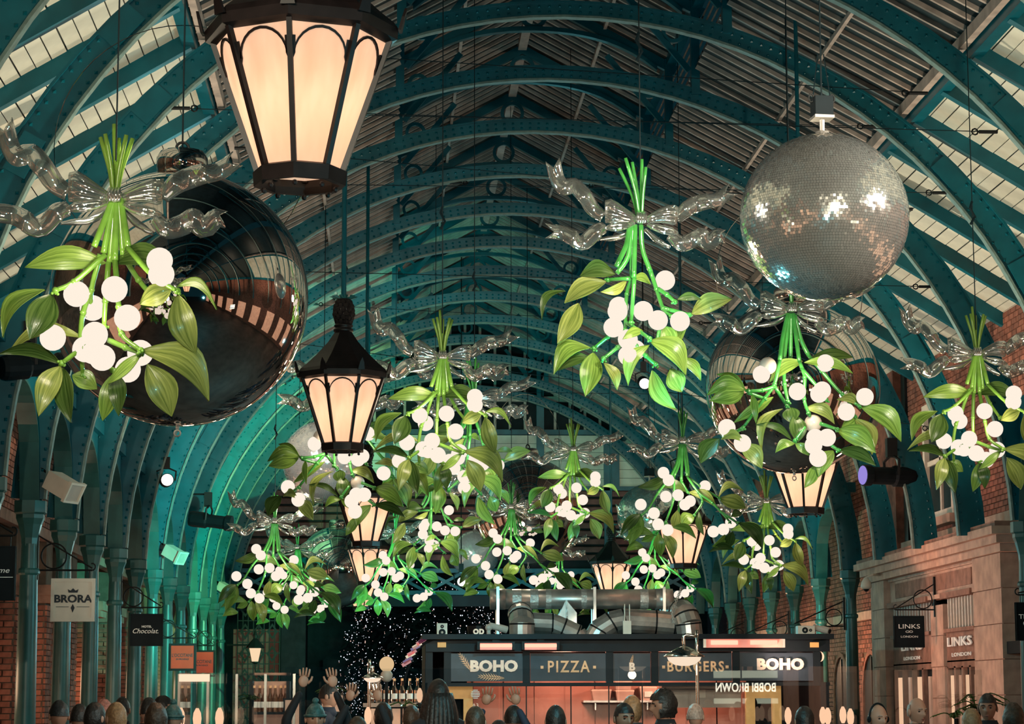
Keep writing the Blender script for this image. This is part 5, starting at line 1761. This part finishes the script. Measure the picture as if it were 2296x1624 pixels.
roof_speaker(991, 1429, .145, .19, False, 'upright small white speaker on the kiosk roof corner')
roof_speaker(1806, 1424, .24, .125, True, 'small white speaker lying on its side on the kiosk roof')
for px, py, lab, rz in ((1107, 1408, 'pale bullet security camera before the steel duct bend', 35), (1837, 1412, 'pale bullet security camera next to the sideways speaker', -20)):
    t = thing('security_camera', lab, 'camera', at(px, py, KY - .15), R(rz), 'bullet cameras on the kiosk roof')
    put('camera_body', MB().tube([(-.08, 0, .03), (.13, -.08, -.02)], .045, 12), M_PLASTIC, t)
    put('sunshield', MB().tube([(.05, -.05, 0.0), (.16, -.095, -.03)], .052, 12), M_PLASTIC, t)
    put('lens', MB().tube([(.155, -.093, -.028), (.168, -.098, -.032)], .034, 10), M_BLACK, t)
    put('mount', MB().sphere((-.09, 0, .0), .05, 10, 7).tube([(-.09, 0, 0), (-.09, 0, -.12)], .03, 8), M_PLASTIC, t)
t = thing('lettered_tub', 'dark tub with pale letters on the kiosk roof beside the camera', 'tub', at(1072, 1430, KY))
put('tub', MB().lathe([(.14, 0), (.16, .16)], 14), M_BROWNIRON, t)
text('lettering', 'op', t, (0, -.17, .09), .15, M_LETTER, '-Y', .004, .004)
t = thing('chain_loop', 'bright chain draped down to the corner duct bend', 'chain', (0, 0, 0))
cp = spline([at(1527, 1320, KY + .3), at(1518, 1345, KY + .3), at(1508, 1372, KY + .25), at(1512, 1395, KY + .2)], 22)
lk = MB().tube([(.014 * math.cos(a), 0, .022 * math.sin(a)) for a in [math.pi * j / 5 for j in range(10)]], .006, 4, closed=True).mesh('chain_link', M_TAPE)
for i, p in enumerate(cp):
    link('chain_link', lk, t, p, (0, .3, (i % 2) * 1.57))
t = thing('striped_arm', 'curved black arm carrying small pink and violet pads beside the kiosk', 'ornament', (0, 0, 0))
cu = spline([at(905, 1540, KY - .2), at(915, 1500, KY - .2), at(930, 1470, KY - .2), at(950, 1445, KY - .2), at(975, 1432, KY - .2)], 20)
put('curved_arm', MB().tube(cu, .018, 6), M_IRON, t)
M_PINK = pm('pink_pad', (.6, .2, .22), .5, emit=(1, .4, .4), es=.2)
M_VIO = pm('violet_pad', (.3, .16, .4), .5)
for i in range(8):
    p = cu[6 + i + i // 2] + Vector((-.04, -.03, .03))
    put('pad', MB().bar(p - Vector((.06, 0, .03)), p + Vector((.06, 0, .04)), .05, .06, (0, 1, 0)), (M_PINK, M_VIO, M_LETTER)[i % 3], t)

# ================================================================== lower things: screens, lamps, planters, people
M_CHROME = pm('chrome', (.7, .68, .62), .12, 1., var=.05)
SY = 26.5


def screen(px0, px1, py, Y, label):
    a, b_ = at(px0, py, Y), at(px1, py, Y)
    t_ = thing('glass_screen', label, 'glass screen', (0, 0, 0), 0, 'glass wind screens')
    z = a.z
    put('pane', MB().box((a.x, Y - .005, .1), (b_.x, Y + .005, z)), M_GLASS, t_)
    put('edge_clip', MB().box((a.x - .012, Y - .02, .0), (a.x + .012, Y + .02, z * .55)), M_CHROME, t_)
    put('edge_clip', MB().box((b_.x - .012, Y - .02, .0), (b_.x + .012, Y + .02, z * .55)), M_CHROME, t_)


screen(640, 805, 1496, SY, 'clear glass screen before the dark end pier, top edge catching light')
screen(808, 1118, 1500, SY, 'clear glass screen beside the kiosk corner')
screen(1121, 1385, 1500, SY, 'clear glass screen before the kiosk kitchen')
screen(1388, 1660, 1495, SY, 'clear glass screen behind the patio lamp with the silver shade')
screen(1663, 1925, 1495, SY, 'clear glass screen mirroring a lit shop sign before the kiosk doorway')
screen(1928, 2200, 1503, SY - 1, 'clear glass screen before the stone shop front')

# lit projecting shop sign up the hall, which the glass mirrors
vs_ = at(1672, 1543, 2 * SY - 8)
t = thing('lit_shop_sign', 'lit black shop sign standing up the hall, seen only mirrored in glass', 'sign', (vs_.x, 8, vs_.z))
sb = put('sign_box', MB().box((-.62, -.06, -.19), (.62, .0, .19)), M_BLACK, t)
put('lit_strip', MB().box((-.62, -.01, .19), (.62, .02, .33)), M_SIGNBOX, t)
put('lit_strip', MB().box((-.62, -.01, -.3), (.62, .02, -.2)), M_SIGNBOX, t)
text('lettering', 'BOBBI BROWN', sb, (0, .005, 0), .24, M_SIGNLIT, '+Y', .003, .004, sx=.72)
put('wall_arm', MB().box((-.03, -.06, .3), (.03, 0, 4.2)), M_IRON, t)

# glass booth at the foot of the twin orange signs
c0, c1 = at(402, 1512, 22), at(470, 1512, 22)
t = thing('glass_booth', 'clear glass display booth with a bright lit strip on top', 'booth', (0, 0, 0))
zb = c0.z
x0_, x1_ = c0.x, at(660, 1500, 22).x
put('lit_strip', MB().box((c0.x, 21.98, zb - .07), (c1.x, 22.02, zb)), glow('booth_strip', (1, .72, .5), 1.1, False), t)
put('top_pane', MB().box((x0_, 22, zb), (x1_, 23.2, zb + .012)), M_GLASS, t)
put('front_pane', MB().box((x0_, 22, .1), (x1_, 22.01, zb)), M_GLASS, t)
put('side_pane', MB().box((x0_, 22, .1), (x0_ + .01, 23.2, zb)), M_GLASS, t)
put('rear_pane', MB().box((x0_, 23.19, .1), (x1_, 23.2, zb)), M_GLASS, t)
for i in range(5):
    x = x0_ + (x1_ - x0_) * i / 4
    put('glass_fin', MB().box((x - .012, 21.99, .1), (x + .012, 22.03, zb)), M_CHROME, t)


# patio lamps: a shallow silver shade over a warm bulb on a bent pole
def patio_lamp(px, py, Y, w_px, label, pole_px):
    c_ = at(px, py, Y)
    k = Y / FPX
    r_ = w_px * k / 2
    t_ = thing('patio_lamp', label, 'lamp', (c_.x, c_.y, 0), 0, 'patio lamps')
    z = c_.z
    put('shade', MB().lathe([(r_, z), (r_ * 1.0, z + r_ * .06), (r_ * .62, z + r_ * .3), (r_ * .3, z + r_ * .46), (r_ * .12, z + r_ * .52)], 20), M_CHROME, t_, True)
    put('diffuser', MB().lathe([(r_ * .84, z), (r_ * .78, z - r_ * .16), (r_ * .5, z - r_ * .36), (r_ * .2, z - r_ * .42), (0.01, z - r_ * .42)], 20), glow('patio_diffuser', (1, .78, .58), .95, False), t_, True)
    px_ = (pole_px - px) * k
    put('pole', MB().tube(spline([(px_, 0, 0), (px_, 0, z + r_ * .4), (px_, 0, z + r_ * .95), (px_ * .5, 0, z + r_ * 1.05), (0, 0, z + r_ * 1.02), (0, 0, z + r_ * .5)], 20), .018, 8), M_CHROME, t_, True)
    put('foot', MB().lathe([(.2, 0), (.2, .02), (.03, .05)], 16, c=(px_, 0, 0)), M_IRON, t_)
    lamp('patio_light', 'POINT', (c_.x, c_.y - .1, z - r_ * .6), 5, (1, .7, .45), .05)


patio_lamp(1534, 1474, 24, 92, 'large patio lamp with silver shade standing before the burger panel', 1563)
patio_lamp(835, 1521, 25, 46, 'small patio lamp with silver shade standing near the kiosk corner', 828)

c_ = at(867, 1490, 27)
t = thing('globe_lamp', 'bulb shaped glowing globe lamp on a post before the fairy light tree', 'lamp', (c_.x, c_.y, 0))
put('globe', MB().sphere((0, 0, c_.z), .085, 16, 12, sc=(1, 1, 1.05)), glow('globe_glow', (1, .68, .36), .72, False), t, True)
put('lower_bulb', MB().lathe([(.035, c_.z - .06), (.07, c_.z - .11), (.065, c_.z - .17), (.03, c_.z - .2)], 14), M_PLASTIC, t, True)
put('post', MB().tube([(0, 0, 0), (0, 0, c_.z - .19)], .018, 8), M_IRON, t)
for px, py, lab, w_ in ((572, 1468, 'small street lantern on a wall bracket before the iron screen', 33),):
    c_ = at(px, py, 50)
    t = thing('wall_lantern', lab, 'lantern', c_)
    k = 50 / FPX
    put('glass_body', MB().lathe([(.09, -.15), (.165, .13)], 4, ph=.5), glow('wall_lantern_glow', (1, .72, .45), .95, False), t)
    put('cap', MB().lathe([(.19, .13), (.2, .15), (.1, .27), (.04, .34), (.05, .4), (.015, .5)], 8), M_IRON, t)
    put('bottom', MB().lathe([(.1, -.17), (.1, -.15), (.03, -.2)], 8), M_IRON, t)
    put('bracket', MB().tube(spline([(0, 0, -.18), (.03, 0, -.4), (.2, 0, -.55), (.25, 0, -.75)], 12), .02, 6).tube([(-.6, 0, .2), (0, 0, .2)], .02, 5), M_IRON, t)

# table lamps: bright slivers behind curved glass
tl = thing('table_lamp', 'small glowing glass table lamp', 'lamp', (0, 0, 0), 0, 'table lamps behind the glass')
put('flame_glass', MB().lathe([(.012, -.09), (.032, -.05), (.038, 0), (.032, .05), (.012, .09)], 12), M_WARM, tl, True)
put('holder', MB().lathe([(.05, -.14), (.045, -.1), (.018, -.085)], 12), M_IRON, tl)
put('stand', MB().tube([(0, 0, -.14), (0, 0, -.9)], .012, 6), M_IRON, tl)
for i, (px, py, Y, lab) in enumerate(((405, 1611, 20.5, 'glowing table lamp at the near corner of the glass booth'), (442, 1612, 20.5, 'glowing table lamp second along the glass booth'), (492, 1611, 20.5, 'tall glowing table lamp third along the glass booth'),
                                      (825, 1606, 24, 'glowing table lamp under the small patio lamp'), (941, 1560, 28.8, 'glowing table lamp at the kiosk corner beside the long haired woman'),
                                      (1767, 1606, 24.5, 'glowing table lamp below the kiosk doorway'), (1845, 1605, 24.5, 'glowing table lamp behind the dark haired head, first of three'), (1856, 1607, 24.2, 'widest glowing table lamp between two others before the brick side'),
                                      (1890, 1604, 24.6, 'slim glowing table lamp beside the arched window'), (1907, 1609, 24, 'glowing table lamp next to the man with headphones'))):
    o = tl if i == 0 else dup(tl)
    o.location = at(px, py, Y)
    o['label'] = lab


# a lit open bar between the booth and the kiosk, with bottles along it
b0, b1 = at(832, 1577, 30), at(950, 1577, 30)
t = thing('drinks_bar', 'warmly lit drinks bar beside the kiosk with a pale panelled front', 'bar', (0, 30, 0))
put('counter_top', MB().box((b0.x - .1, -.25, b0.z - .05), (b1.x, .3, b0.z)), M_BAR, t)
M_BARFRONT = pm('lit_bar_front', (.55, .33, .22), .5, var=.35, scale=4, emit=(1, .55, .36), es=.32)
for i in range(5):
    xa_ = b0.x + (b1.x - b0.x) * i / 5
    put('front_panel', MB().box((xa_, -.2, .1), (xa_ + (b1.x - b0.x) / 5 - .03, -.16, b0.z - .07)), M_BARFRONT, t)
put('carcass', MB().box((b0.x, -.15, 0), (b1.x, .28, b0.z - .05)), M_FRAME, t)
d0, d1 = at(560, 1597, 28), at(650, 1597, 28)
t = thing('drinks_shelf', 'dark shelf of bottles behind the glass booth, lit from behind', 'shelf', (0, 28, 0))
put('shelf_board', MB().box((d0.x, -.15, d0.z - .03), (d1.x, .15, d0.z)), M_FRAME, t)
put('back_panel', MB().box((d0.x, .16, .2), (d1.x, .2, d0.z + .36)), pm('shelf_back_light', (.3, .16, .1), .5, var=.6, scale=6, emit=(1, .5, .32), es=.16), t)
for x in (d0.x + .02, d1.x - .02):
    put('upright', MB().box((x - .02, -.14, 0), (x + .02, .16, d0.z + .36)), M_FRAME, t)
bt_b = MB().lathe([(.036, 0), (.04, .02), (.04, .16), (.016, .22), (.014, .29)], 10).mesh('bottle_glass', sheet('bottle_glass', (.75, .6, .45), .25, .05))
bt_c = MB().lathe([(.017, .28), (.017, .31)], 8).mesh('stopper', M_GOLD)
bt_l = MB().lathe([(.0412, .05), (.0412, .12)], 10, cap=False).mesh('paper_label', M_PRINTW)
for j, (sx0, sx1, zz, yy_, lab) in enumerate(((d0.x + .05, d1.x - .05, d0.z, 28, '%s amber bottle on the dark shelf, counted from the glass booth'), (b0.x, b1.x - .08, b0.z, 30, '%s amber bottle along the lit drinks bar, counted from the kiosk'))):
    for i in range(7):
        o = thing('bottle', lab % ORD[6 - i if j else i], 'bottle', (sx0 + (sx1 - sx0) * i / 6, yy_ + (.05 if i % 2 else -.05), zz), 0, ('bottles on the shelf', 'bottles on the bar')[j])
        link('bottle_glass', bt_b, o)
        link('stopper', bt_c, o)
        link('paper_label', bt_l, o)
lamp('bar_light', 'POINT', (b0.x + .5, 29.3, 2.3), 9, (1, .6, .38), .06)
lamp('bar_light', 'POINT', (d0.x + .4, 27.2, 2.2), 8, (1, .6, .38), .06)
# lit menu boards
for px, py, w3, h3, Y3, lab in ((745, 1578, .26, .2, 29.5, 'glowing menu board behind the man in profile'), (655, 1604, .16, .34, 27, 'narrow glowing panel at the end of the bottle shelf')):
    c = at(px, py, Y3)
    t = thing('menu_board', lab, 'board', (c.x, Y3, 0), 0, 'lit boards behind the crowd')
    put('lit_face', MB().box((-w3 / 2, -.02, c.z - h3 / 2), (w3 / 2, 0, c.z + h3 / 2)), M_BARFRONT, t)
    put('board_frame', MB().ring([(-w3 / 2, c.z - h3 / 2), (w3 / 2, c.z - h3 / 2), (w3 / 2, c.z + h3 / 2), (-w3 / 2, c.z + h3 / 2)], [(-w3 / 2 - .02, c.z - h3 / 2 - .02), (w3 / 2 + .02, c.z - h3 / 2 - .02), (w3 / 2 + .02, c.z + h3 / 2 + .02), (-w3 / 2 - .02, c.z + h3 / 2 + .02)], .04, ((0, -.03, 0), (1, 0, 0), (0, 0, 1), (0, 1, 0))), M_FRAME, t)
    put('post', MB().box((-.02, -.01, 0), (.02, .02, c.z - h3 / 2)), M_FRAME, t)

# planters along the screens
def plant(px, py, Y, h_px, n, label, r_seed, spread=1.):
    b0 = at(px, py, Y)
    k = Y / FPX
    hgt = h_px * k
    rr = random.Random(r_seed)
    t_ = thing('potted_palm', label, 'plant', (b0.x, Y, 0), 0, 'plants behind the screens')
    zt_ = b0.z
    put('pot', MB().lathe([(.16, 0), (.2, .35), (.2, .38), (.17, .38)], 14), M_IRON, t_)
    put('stem', MB().tube([(0, 0, .36), (.02, 0, zt_)], .025, 6), M_BROWNIRON, t_)
    for i in range(n):
        a = rr.uniform(0, 6.28)
        L = hgt * rr.uniform(.6, 1.1)
        up_ = rr.uniform(.2, 1.2)
        c3 = spline([(0, 0, zt_), (math.cos(a) * L * .4 * spread, math.sin(a) * L * .4, zt_ + L * .45 * up_), (math.cos(a) * L * spread, math.sin(a) * L, zt_ + L * (.35 * up_ - .1))], 9)
        m = MB().tube(c3, .006, 4)
        for j in range(1, 10):
            for sd in (-1, 1):
                d = (c3[j] - c3[j - 1]).normalized()
                w3 = d.cross(Vector((0, 0, 1))) * sd
                e = c3[j] + w3 * (.35 * L * (1 - j / 11)) + d * .12 * L - Vector((0, 0, .06 * L))
                m.add([c3[j], c3[j] + d * .018, e, c3[j] - d * .004 + Vector((0, 0, .004))], [(0, 1, 2), (2, 1, 3), (0, 2, 3)])
        put('frond', m, M_LEAF[2], t_)


plant(2190, 1590, 25, 70, 12, 'dark feathery palm before the stone shop front', 5)
plant(2140, 1612, 24, 50, 9, 'low dark palm left of the man by the pilaster', 6)
plant(905, 1585, 28, 34, 9, 'spiky plant behind glass between the globe lamp and kiosk', 8)
plant(560, 1570, 24, 30, 9, 'bushy plant behind the glass booth', 9)
plant(735, 1555, 29, 34, 9, 'leafy plant behind the man in profile', 10)

# ---- people
SK = {'fair': pm('skin_fair', (.5, .26, .18), .5, var=.06), 'mid': pm('skin_mid', (.36, .17, .11), .5, var=.06)}
CLOTH = [pm('coat_' + n_, c, .8, var=.2, scale=12) for n_, c in (('black', (.01, .012, .016)), ('navy', (.012, .02, .04)), ('grey', (.06, .06, .065)), ('brown', (.05, .03, .02)), ('green', (.02, .05, .04)))]
HAIR = {n_: pm('hair_' + n_, c, .5, var=.35, scale=40, bump=.4) for n_, c in (('dark', (.012, .009, .008)), ('brown', (.05, .028, .016)), ('blond', (.32, .17, .08)), ('grey', (.36, .28, .24)), ('pink', (.5, .2, .16)), ('teal_knit', (.03, .1, .1)), ('black_knit', (.01, .012, .014)))}


def body_mesh(arms):
    """one skinned figure, 1.75 tall: legs, trunk, neck and arms grown from a single skeleton"""
    me = bpy.data.meshes.new('figure')
    V, E_, Rd = [], [], []

    def add(p, r_, par=None):
        V.append(p)
        Rd.append(r_)
        if par is not None:
            E_.append((par, len(V) - 1))
        return len(V) - 1
    pel = add((0, 0, .95), (.16, .12))
    wa = add((0, 0, 1.1), (.145, .11), pel)
    chs = add((0, .01, 1.28), (.17, .12), wa)
    ub = add((0, .01, 1.4), (.13, .1), chs)
    nk = add((0, .0, 1.5), (.055, .058), ub)
    add((0, -.015, 1.58), (.05, .055), nk)
    for s in (-1, 1):
        hp = add((s * .1, 0, .9), (.095, .1), pel)
        kn = add((s * .11, -.01, .5), (.062, .065), hp)
        an = add((s * .11, .02, .1), (.042, .045), kn)
        add((s * .13, -.13, .04), (.04, .03), an)
        sh_ = add((s * .19, .01, 1.42), (.065, .065), ub)
        if arms == 'down':
            el = add((s * .25, .03, 1.13), (.045, .045), sh_)
            wr = add((s * .24, -.08, .9), (.03, .028), el)
            hd = ((s * .24, -.11, .82), (0, -.25, -1))
        else:
            el = add((s * .26, -.12, 1.62), (.045, .045), sh_)
            wr = add((s * .14, -.16, 1.86), (.03, .028), el)
            hd = ((s * .12, -.16, 1.94), (-.12 * s, 0, 1))
        hands.append(hd)
    me.from_pydata(V, E_, [])
    o = bpy.data.objects.new('figure', me)
    col.objects.link(o)
    m = o.modifiers.new('skin', 'SKIN')
    m.use_smooth_shade = True
    for i, sv in enumerate(me.skin_vertices[0].data):
        sv.radius = Rd[i]
        sv.use_root = i == 0
    sb_ = o.modifiers.new('sub', 'SUBSURF')
    sb_.levels = sb_.render_levels = 1
    dg = bpy.context.evaluated_depsgraph_get()
    ev = o.evaluated_get(dg)
    tm = ev.to_mesh()
    vv = [tuple(v.co) for v in tm.vertices]
    ff = [tuple(p.vertices) for p in tm.polygons]
    ev.to_mesh_clear()
    bpy.data.objects.remove(o)
    return vv, ff


def head_geo():
    """a head with brow, eye hollows, nose, mouth, chin and ears; centre at the eyes' height"""
    m = MB()
    nu, nv = 40, 30
    m.sphere((0, 0, 0), 1, nu, nv)
    out = []
    for x, y, z in m.v:
        px, py, pz = x * .075, y * .095, z * .118
        if z < 0:                                           # jaw narrows to the chin
            px *= 1 + .28 * z
            py *= 1 + (.12 * z if y > 0 else .02 * z)
        f = max(0, -y)
        g = lambda cx, cz, sx_, sz_: math.exp(-((x - cx) / sx_) ** 2 - ((z - cz) / sz_) ** 2) * (f > .2)
        py -= .02 * g(0, -.1, .13, .22) + .026 * g(0, -.27, .17, .1)           # nose bridge and tip
        py += .02 * g(.38, .02, .22, .1) + .02 * g(-.38, .02, .22, .1)         # eye hollows
        py -= .01 * g(.34, .17, .3, .07) + .01 * g(-.34, .17, .3, .07)         # brows
        py += .01 * g(.62, -.35, .25, .3) + .01 * g(-.62, -.35, .25, .3)       # hollow cheeks
        py -= .009 * g(0, -.52, .26, .05) + .009 * g(0, -.62, .22, .05) - .006 * g(0, -.57, .26, .02) + .012 * g(0, -.85, .3, .12)   # lips, chin
        out.append((px, py, pz))
    m.v = out
    for s in (-1, 1):                                       # ears
        m.sphere((s * .078, .012, -.008), .03, 8, 6, sc=(.35, .7, 1))
    return m


def hand_geo(m, c, d, s):
    """palm, four unequal bent fingers and a thumb from the side of the palm"""
    d = Vector(d).normalized()
    side = Vector((1, 0, 0)) if abs(d.x) < .8 else Vector((0, 1, 0))
    side = (side - d * side.dot(d)).normalized()
    nrm = side.cross(d)
    c = Vector(c)
    base = len(m.v)
    m.sphere((0, 0, 0), 1, 10, 7)
    for i in range(base, len(m.v)):
        v = m.v[i]
        m.v[i] = tuple(c + side * v[0] * .042 + nrm * v[1] * .016 + d * v[2] * .05)
    for k, L in enumerate((.068, .078, .073, .056)):
        b = c + side * ((k - 1.5) * .021) * s + d * .038
        m.tube([b, b + d * L * .5 + side * (k - 1.5) * .004 * s, b + d * L * .95 - nrm * .014 + side * (k - 1.5) * .006 * s], [.0095, .009, .0065], 6)
    b = c + side * (-.036) * s - d * .015
    m.tube([b, b - side * s * .025 + d * .03, b - side * s * .032 + d * .062 - nrm * .006], [.012, .011, .008], 6)


hands = []
FIG = {}
for arms in ('down', 'up'):
    hands.clear()
    vv, ff = body_mesh(arms)
    m = MB().add(vv, ff, 1)
    for i, f in enumerate(ff):
        z = sum(vv[j][2] for j in f) / len(f)
        x = abs(sum(vv[j][0] for j in f) / len(f))
        m.mi[i] = 0 if z > 1.485 and x < .09 else (2 if z < .88 and x < .2 else 1)
    hg = head_geo()
    m.add([(x, y - .02, z + 1.635) for x, y, z in hg.v], hg.f, 0)
    for (c, d), s in zip(hands, (-1, 1)):
        hand_geo(m, c, d, s)
    for s in (-1, 1):                                       # eyes
        m.sphere((s * .029, -.02 - .0665, 1.637), .0115, 8, 6, 3)
        m.tube([(s * .014, -.02 - .096, 1.655), (s * .03, -.02 - .093, 1.66), (s * .045, -.02 - .082, 1.655)], .0045, 5, 4)
    m.sphere((0, -.02 - .0885, 1.568), .02, 10, 6, 5, sc=(1, .3, .32))
    # coat collar and sleeves' cuffs
    m.lathe([(.085, 1.44), (.1, 1.47), (.075, 1.53), (.062, 1.52)], 12, mi=1, cap=False)
    FIG[arms] = m
M_EYE = pm('eye', (.03, .02, .018), .2)
M_LIP = pm('lip', (.3, .1, .08), .4)


def hair_geo(style):
    m = MB()
    m.sphere((0, 0, 0), 1, 26, 18)
    keep = []
    jit = random.Random(len(style))
    vs2 = []
    for x, y, z in m.v:
        b = 1.08 + jit.uniform(-.02, .03)
        if style in ('short', 'bald'):
            b = 1.07 + jit.uniform(-.015, .015) if style == 'short' else 1.025
        if style == 'wild':
            b = 1.2 + jit.uniform(-.08, .1)
        vs2.append((x * .077 * b, y * .097 * b + .004, z * .12 * b))
    lim = {'short': (.32, -.15), 'long': (.35, -1.2), 'wild': (.3, -.6), 'bald': (.9, -.25), 'knit': (.18, -.02), 'cap': (.25, .0), 'bob': (.35, -.75)}[style]
    fs = []
    for f in m.f:
        cx = sum(m.v[i][0] for i in f) / len(f)
        cy = sum(m.v[i][1] for i in f) / len(f)
        cz = sum(m.v[i][2] for i in f) / len(f)
        front = cy < -.25 - .1 * abs(cx)
        if style == 'bald':
            ok = cz > -.3 and cz < .5 and (cy > -.1)
        else:
            ok = cz > (lim[0] if front else lim[1])
        if ok:
            fs.append(f)
    r_ = MB().add(vs2, fs)
    if style == 'long':                                     # falls over the back and shoulders
        for i in range(14):
            a = R(-15 + 210 * i / 13)
            p0 = Vector((.08 * math.cos(a), .08 * math.sin(a) + .01, .02))
            p1 = Vector((.11 * math.cos(a), .1 * math.sin(a) + .02, -.13))
            p2 = Vector((.14 * math.cos(a), .11 * math.sin(a) + .03, -.33))
            r_.tube(spline([p0, p1, p2], 6), [.026, .03, .034, .036, .034, .028, .012], 7)
    if style == 'knit':
        r_.tube([(.084 * math.cos(a), .104 * math.sin(a), .024) for a in [2 * math.pi * j / 20 for j in range(20)]], .013, 6, closed=True)
        r_.sphere((0, 0, .145), .028, 10, 7)
    if style == 'cap':
        r_.prism([(-.06, 0), (.06, 0), (.05, .07), (-.05, .07)], .008, ((0, -.09, .03), (1, 0, 0), (0, -1, -.15), (0, 0, 1)))
    return r_


HG = {k: hair_geo(k) for k in ('short', 'long', 'wild', 'bald', 'knit', 'cap', 'bob')}
HM = {}
for i, (px, py, Y, rz, arms, style, hair, skin, cloth, lab) in enumerate((
        (133, 1606, 19, 200, 'down', 'cap', 'black_knit', 'mid', 0, 'person in a dark baseball cap before the nearest columns'),
        (177, 1612, 19.5, 170, 'down', 'short', 'dark', 'mid', 1, 'person with short dark hair beside the one in a cap'),
        (210, 1611, 18.5, 150, 'down', 'bob', 'dark', 'fair', 0, 'person with dark bobbed hair before the second nearest columns'),
        (232, 1606, 20, 190, 'down', 'wild', 'pink', 'fair', 3, 'person with spiky pinkish fair hair'),
        (262, 1612, 18.0, 210, 'down', 'bob', 'blond', 'fair', 2, 'person with fair bobbed hair next to the spiky haired one'),
        (273, 1593, 23.0, 175, 'down', 'short', 'dark', 'mid', 0, 'taller person with dark hair above the fair bobbed one'),
        (332, 1596, 21.2, 160, 'down', 'short', 'dark', 'fair', 0, 'person with dark hair before the orange shop doorway'),
        (361, 1590, 22.5, 95, 'down', 'short', 'dark', 'fair', 1, 'dark haired person in profile beside the glass booth'),
        (349, 1616, 18.5, 180, 'down', 'wild', 'brown', 'fair', 3, 'person with tousled brown hair low before the profile figure'),
        (388, 1614, 19, 185, 'down', 'knit', 'teal_knit', 'fair', 4, 'person in a pale teal knitted hat by the glass booth'),
        (706, 1612, 18.6, 10, 'up', 'knit', 'teal_knit', 'fair', 0, 'person in a teal bobble hat holding both hands up'),
        (734, 1562, 25, 80, 'down', 'short', 'dark', 'fair', 1, 'tall dark haired man in profile between the raised hands'),
        (800, 1640, 18.2, 160, 'up', 'short', 'brown', 'fair', 0, 'person hidden below the edge with clapping hands raised'),
        (860, 1608, 20, 185, 'down', 'bob', 'dark', 'fair', 0, 'person with dark bobbed hair under the globe lamp'),
        (922, 1612, 21.2, 170, 'down', 'bob', 'brown', 'fair', 3, 'person with brown bobbed hair left of the long haired woman'),
        (984, 1562, 18.5, 195, 'down', 'long', 'dark', 'mid', 0, 'tall woman with long dark hair seen from behind'),
        (1066, 1620, 17.6, 180, 'down', 'short', 'brown', 'fair', 2, 'person with flat brown hair low before the kiosk doorway'),
        (1118, 1648, 18, 170, 'up', 'short', 'dark', 'mid', 1, 'person below the edge raising hands before the pink kitchen'),
        (1152, 1616, 18.4, 180, 'down', 'short', 'dark', 'mid', 0, 'person with cropped dark hair before the kitchen wall'),
        (1246, 1618, 17.5, 175, 'down', 'short', 'dark', 'mid', 1, 'person with dark hair below the kitchen shelf'),
        (1397, 1612, 18, 20, 'down', 'short', 'dark', 'mid', 0, 'dark haired person in front of the fair haired one'),
        (1419, 1593, 20, 200, 'down', 'bob', 'blond', 'fair', 2, 'person with fair bobbed hair under the fourth panel'),
        (1492, 1584, 19.5, 275, 'down', 'wild', 'dark', 'mid', 0, 'man with full dark hair turned in profile before the hood'),
        (1559, 1608, 20.9, 165, 'down', 'short', 'grey', 'fair', 2, 'grey haired man under the big patio lamp'),
        (1805, 1618, 18.2, 180, 'down', 'short', 'dark', 'mid', 0, 'person with dark hair before the table lamps'),
        (1966, 1612, 19, 20, 'down', 'bald', 'grey', 'fair', 3, 'balding man with headphones near the arched windows'),
        (2053, 1596, 20, 25, 'down', 'bald', 'grey', 'fair', 0, 'bald grey man looking down before the stone shop front'),
        (2215, 1588, 20, -20, 'down', 'short', 'dark', 'mid', 0, 'dark haired man beside the feathery palm'),
        (2273, 1614, 19, 170, 'down', 'wild', 'brown', 'fair', 3, 'person with curly brown hair at the picture edge'),
        (2180, 1622, 18.5, 185, 'down', 'short', 'blond', 'fair', 2, 'fair haired person low beside the dark haired man'))):
    hc = at(px, py, Y)
    sc_ = (hc.z + .0) / 1.635
    me = FIG[arms].mesh('person', [SK[skin], CLOTH[cloth], CLOTH[(cloth + 1) % 2], M_EYE, HAIR['grey' if hair == 'grey' else 'dark'], M_LIP], True)
    o = link('person', me, None, (hc.x, Y, 0), (0, 0, R(rz)), (min(1.06, max(.94, sc_)), min(1.06, max(.94, sc_)), sc_))
    tag(o, lab, 'person', 'people in the crowd')
    key = (style, hair)
    if key not in HM:
        HM[key] = HG[style].mesh('hair', HAIR[hair], True)
    link('knitted_hat' if style == 'knit' else 'cap' if style == 'cap' else 'hair', HM[key], o, (0, -.02, 1.635))
    if 'headphones' in lab:
        put('headphones', MB().tube([(.088 * math.cos(a), -.02, 1.635 + .13 * math.sin(a)) for a in [math.pi * j / 14 for j in range(15)]], .009, 6).sphere((.09, -.02, 1.63), .03, 10, 7, sc=(.5, 1, 1)).sphere((-.09, -.02, 1.63), .03, 10, 7, sc=(.5, 1, 1)), M_BLACK, o)
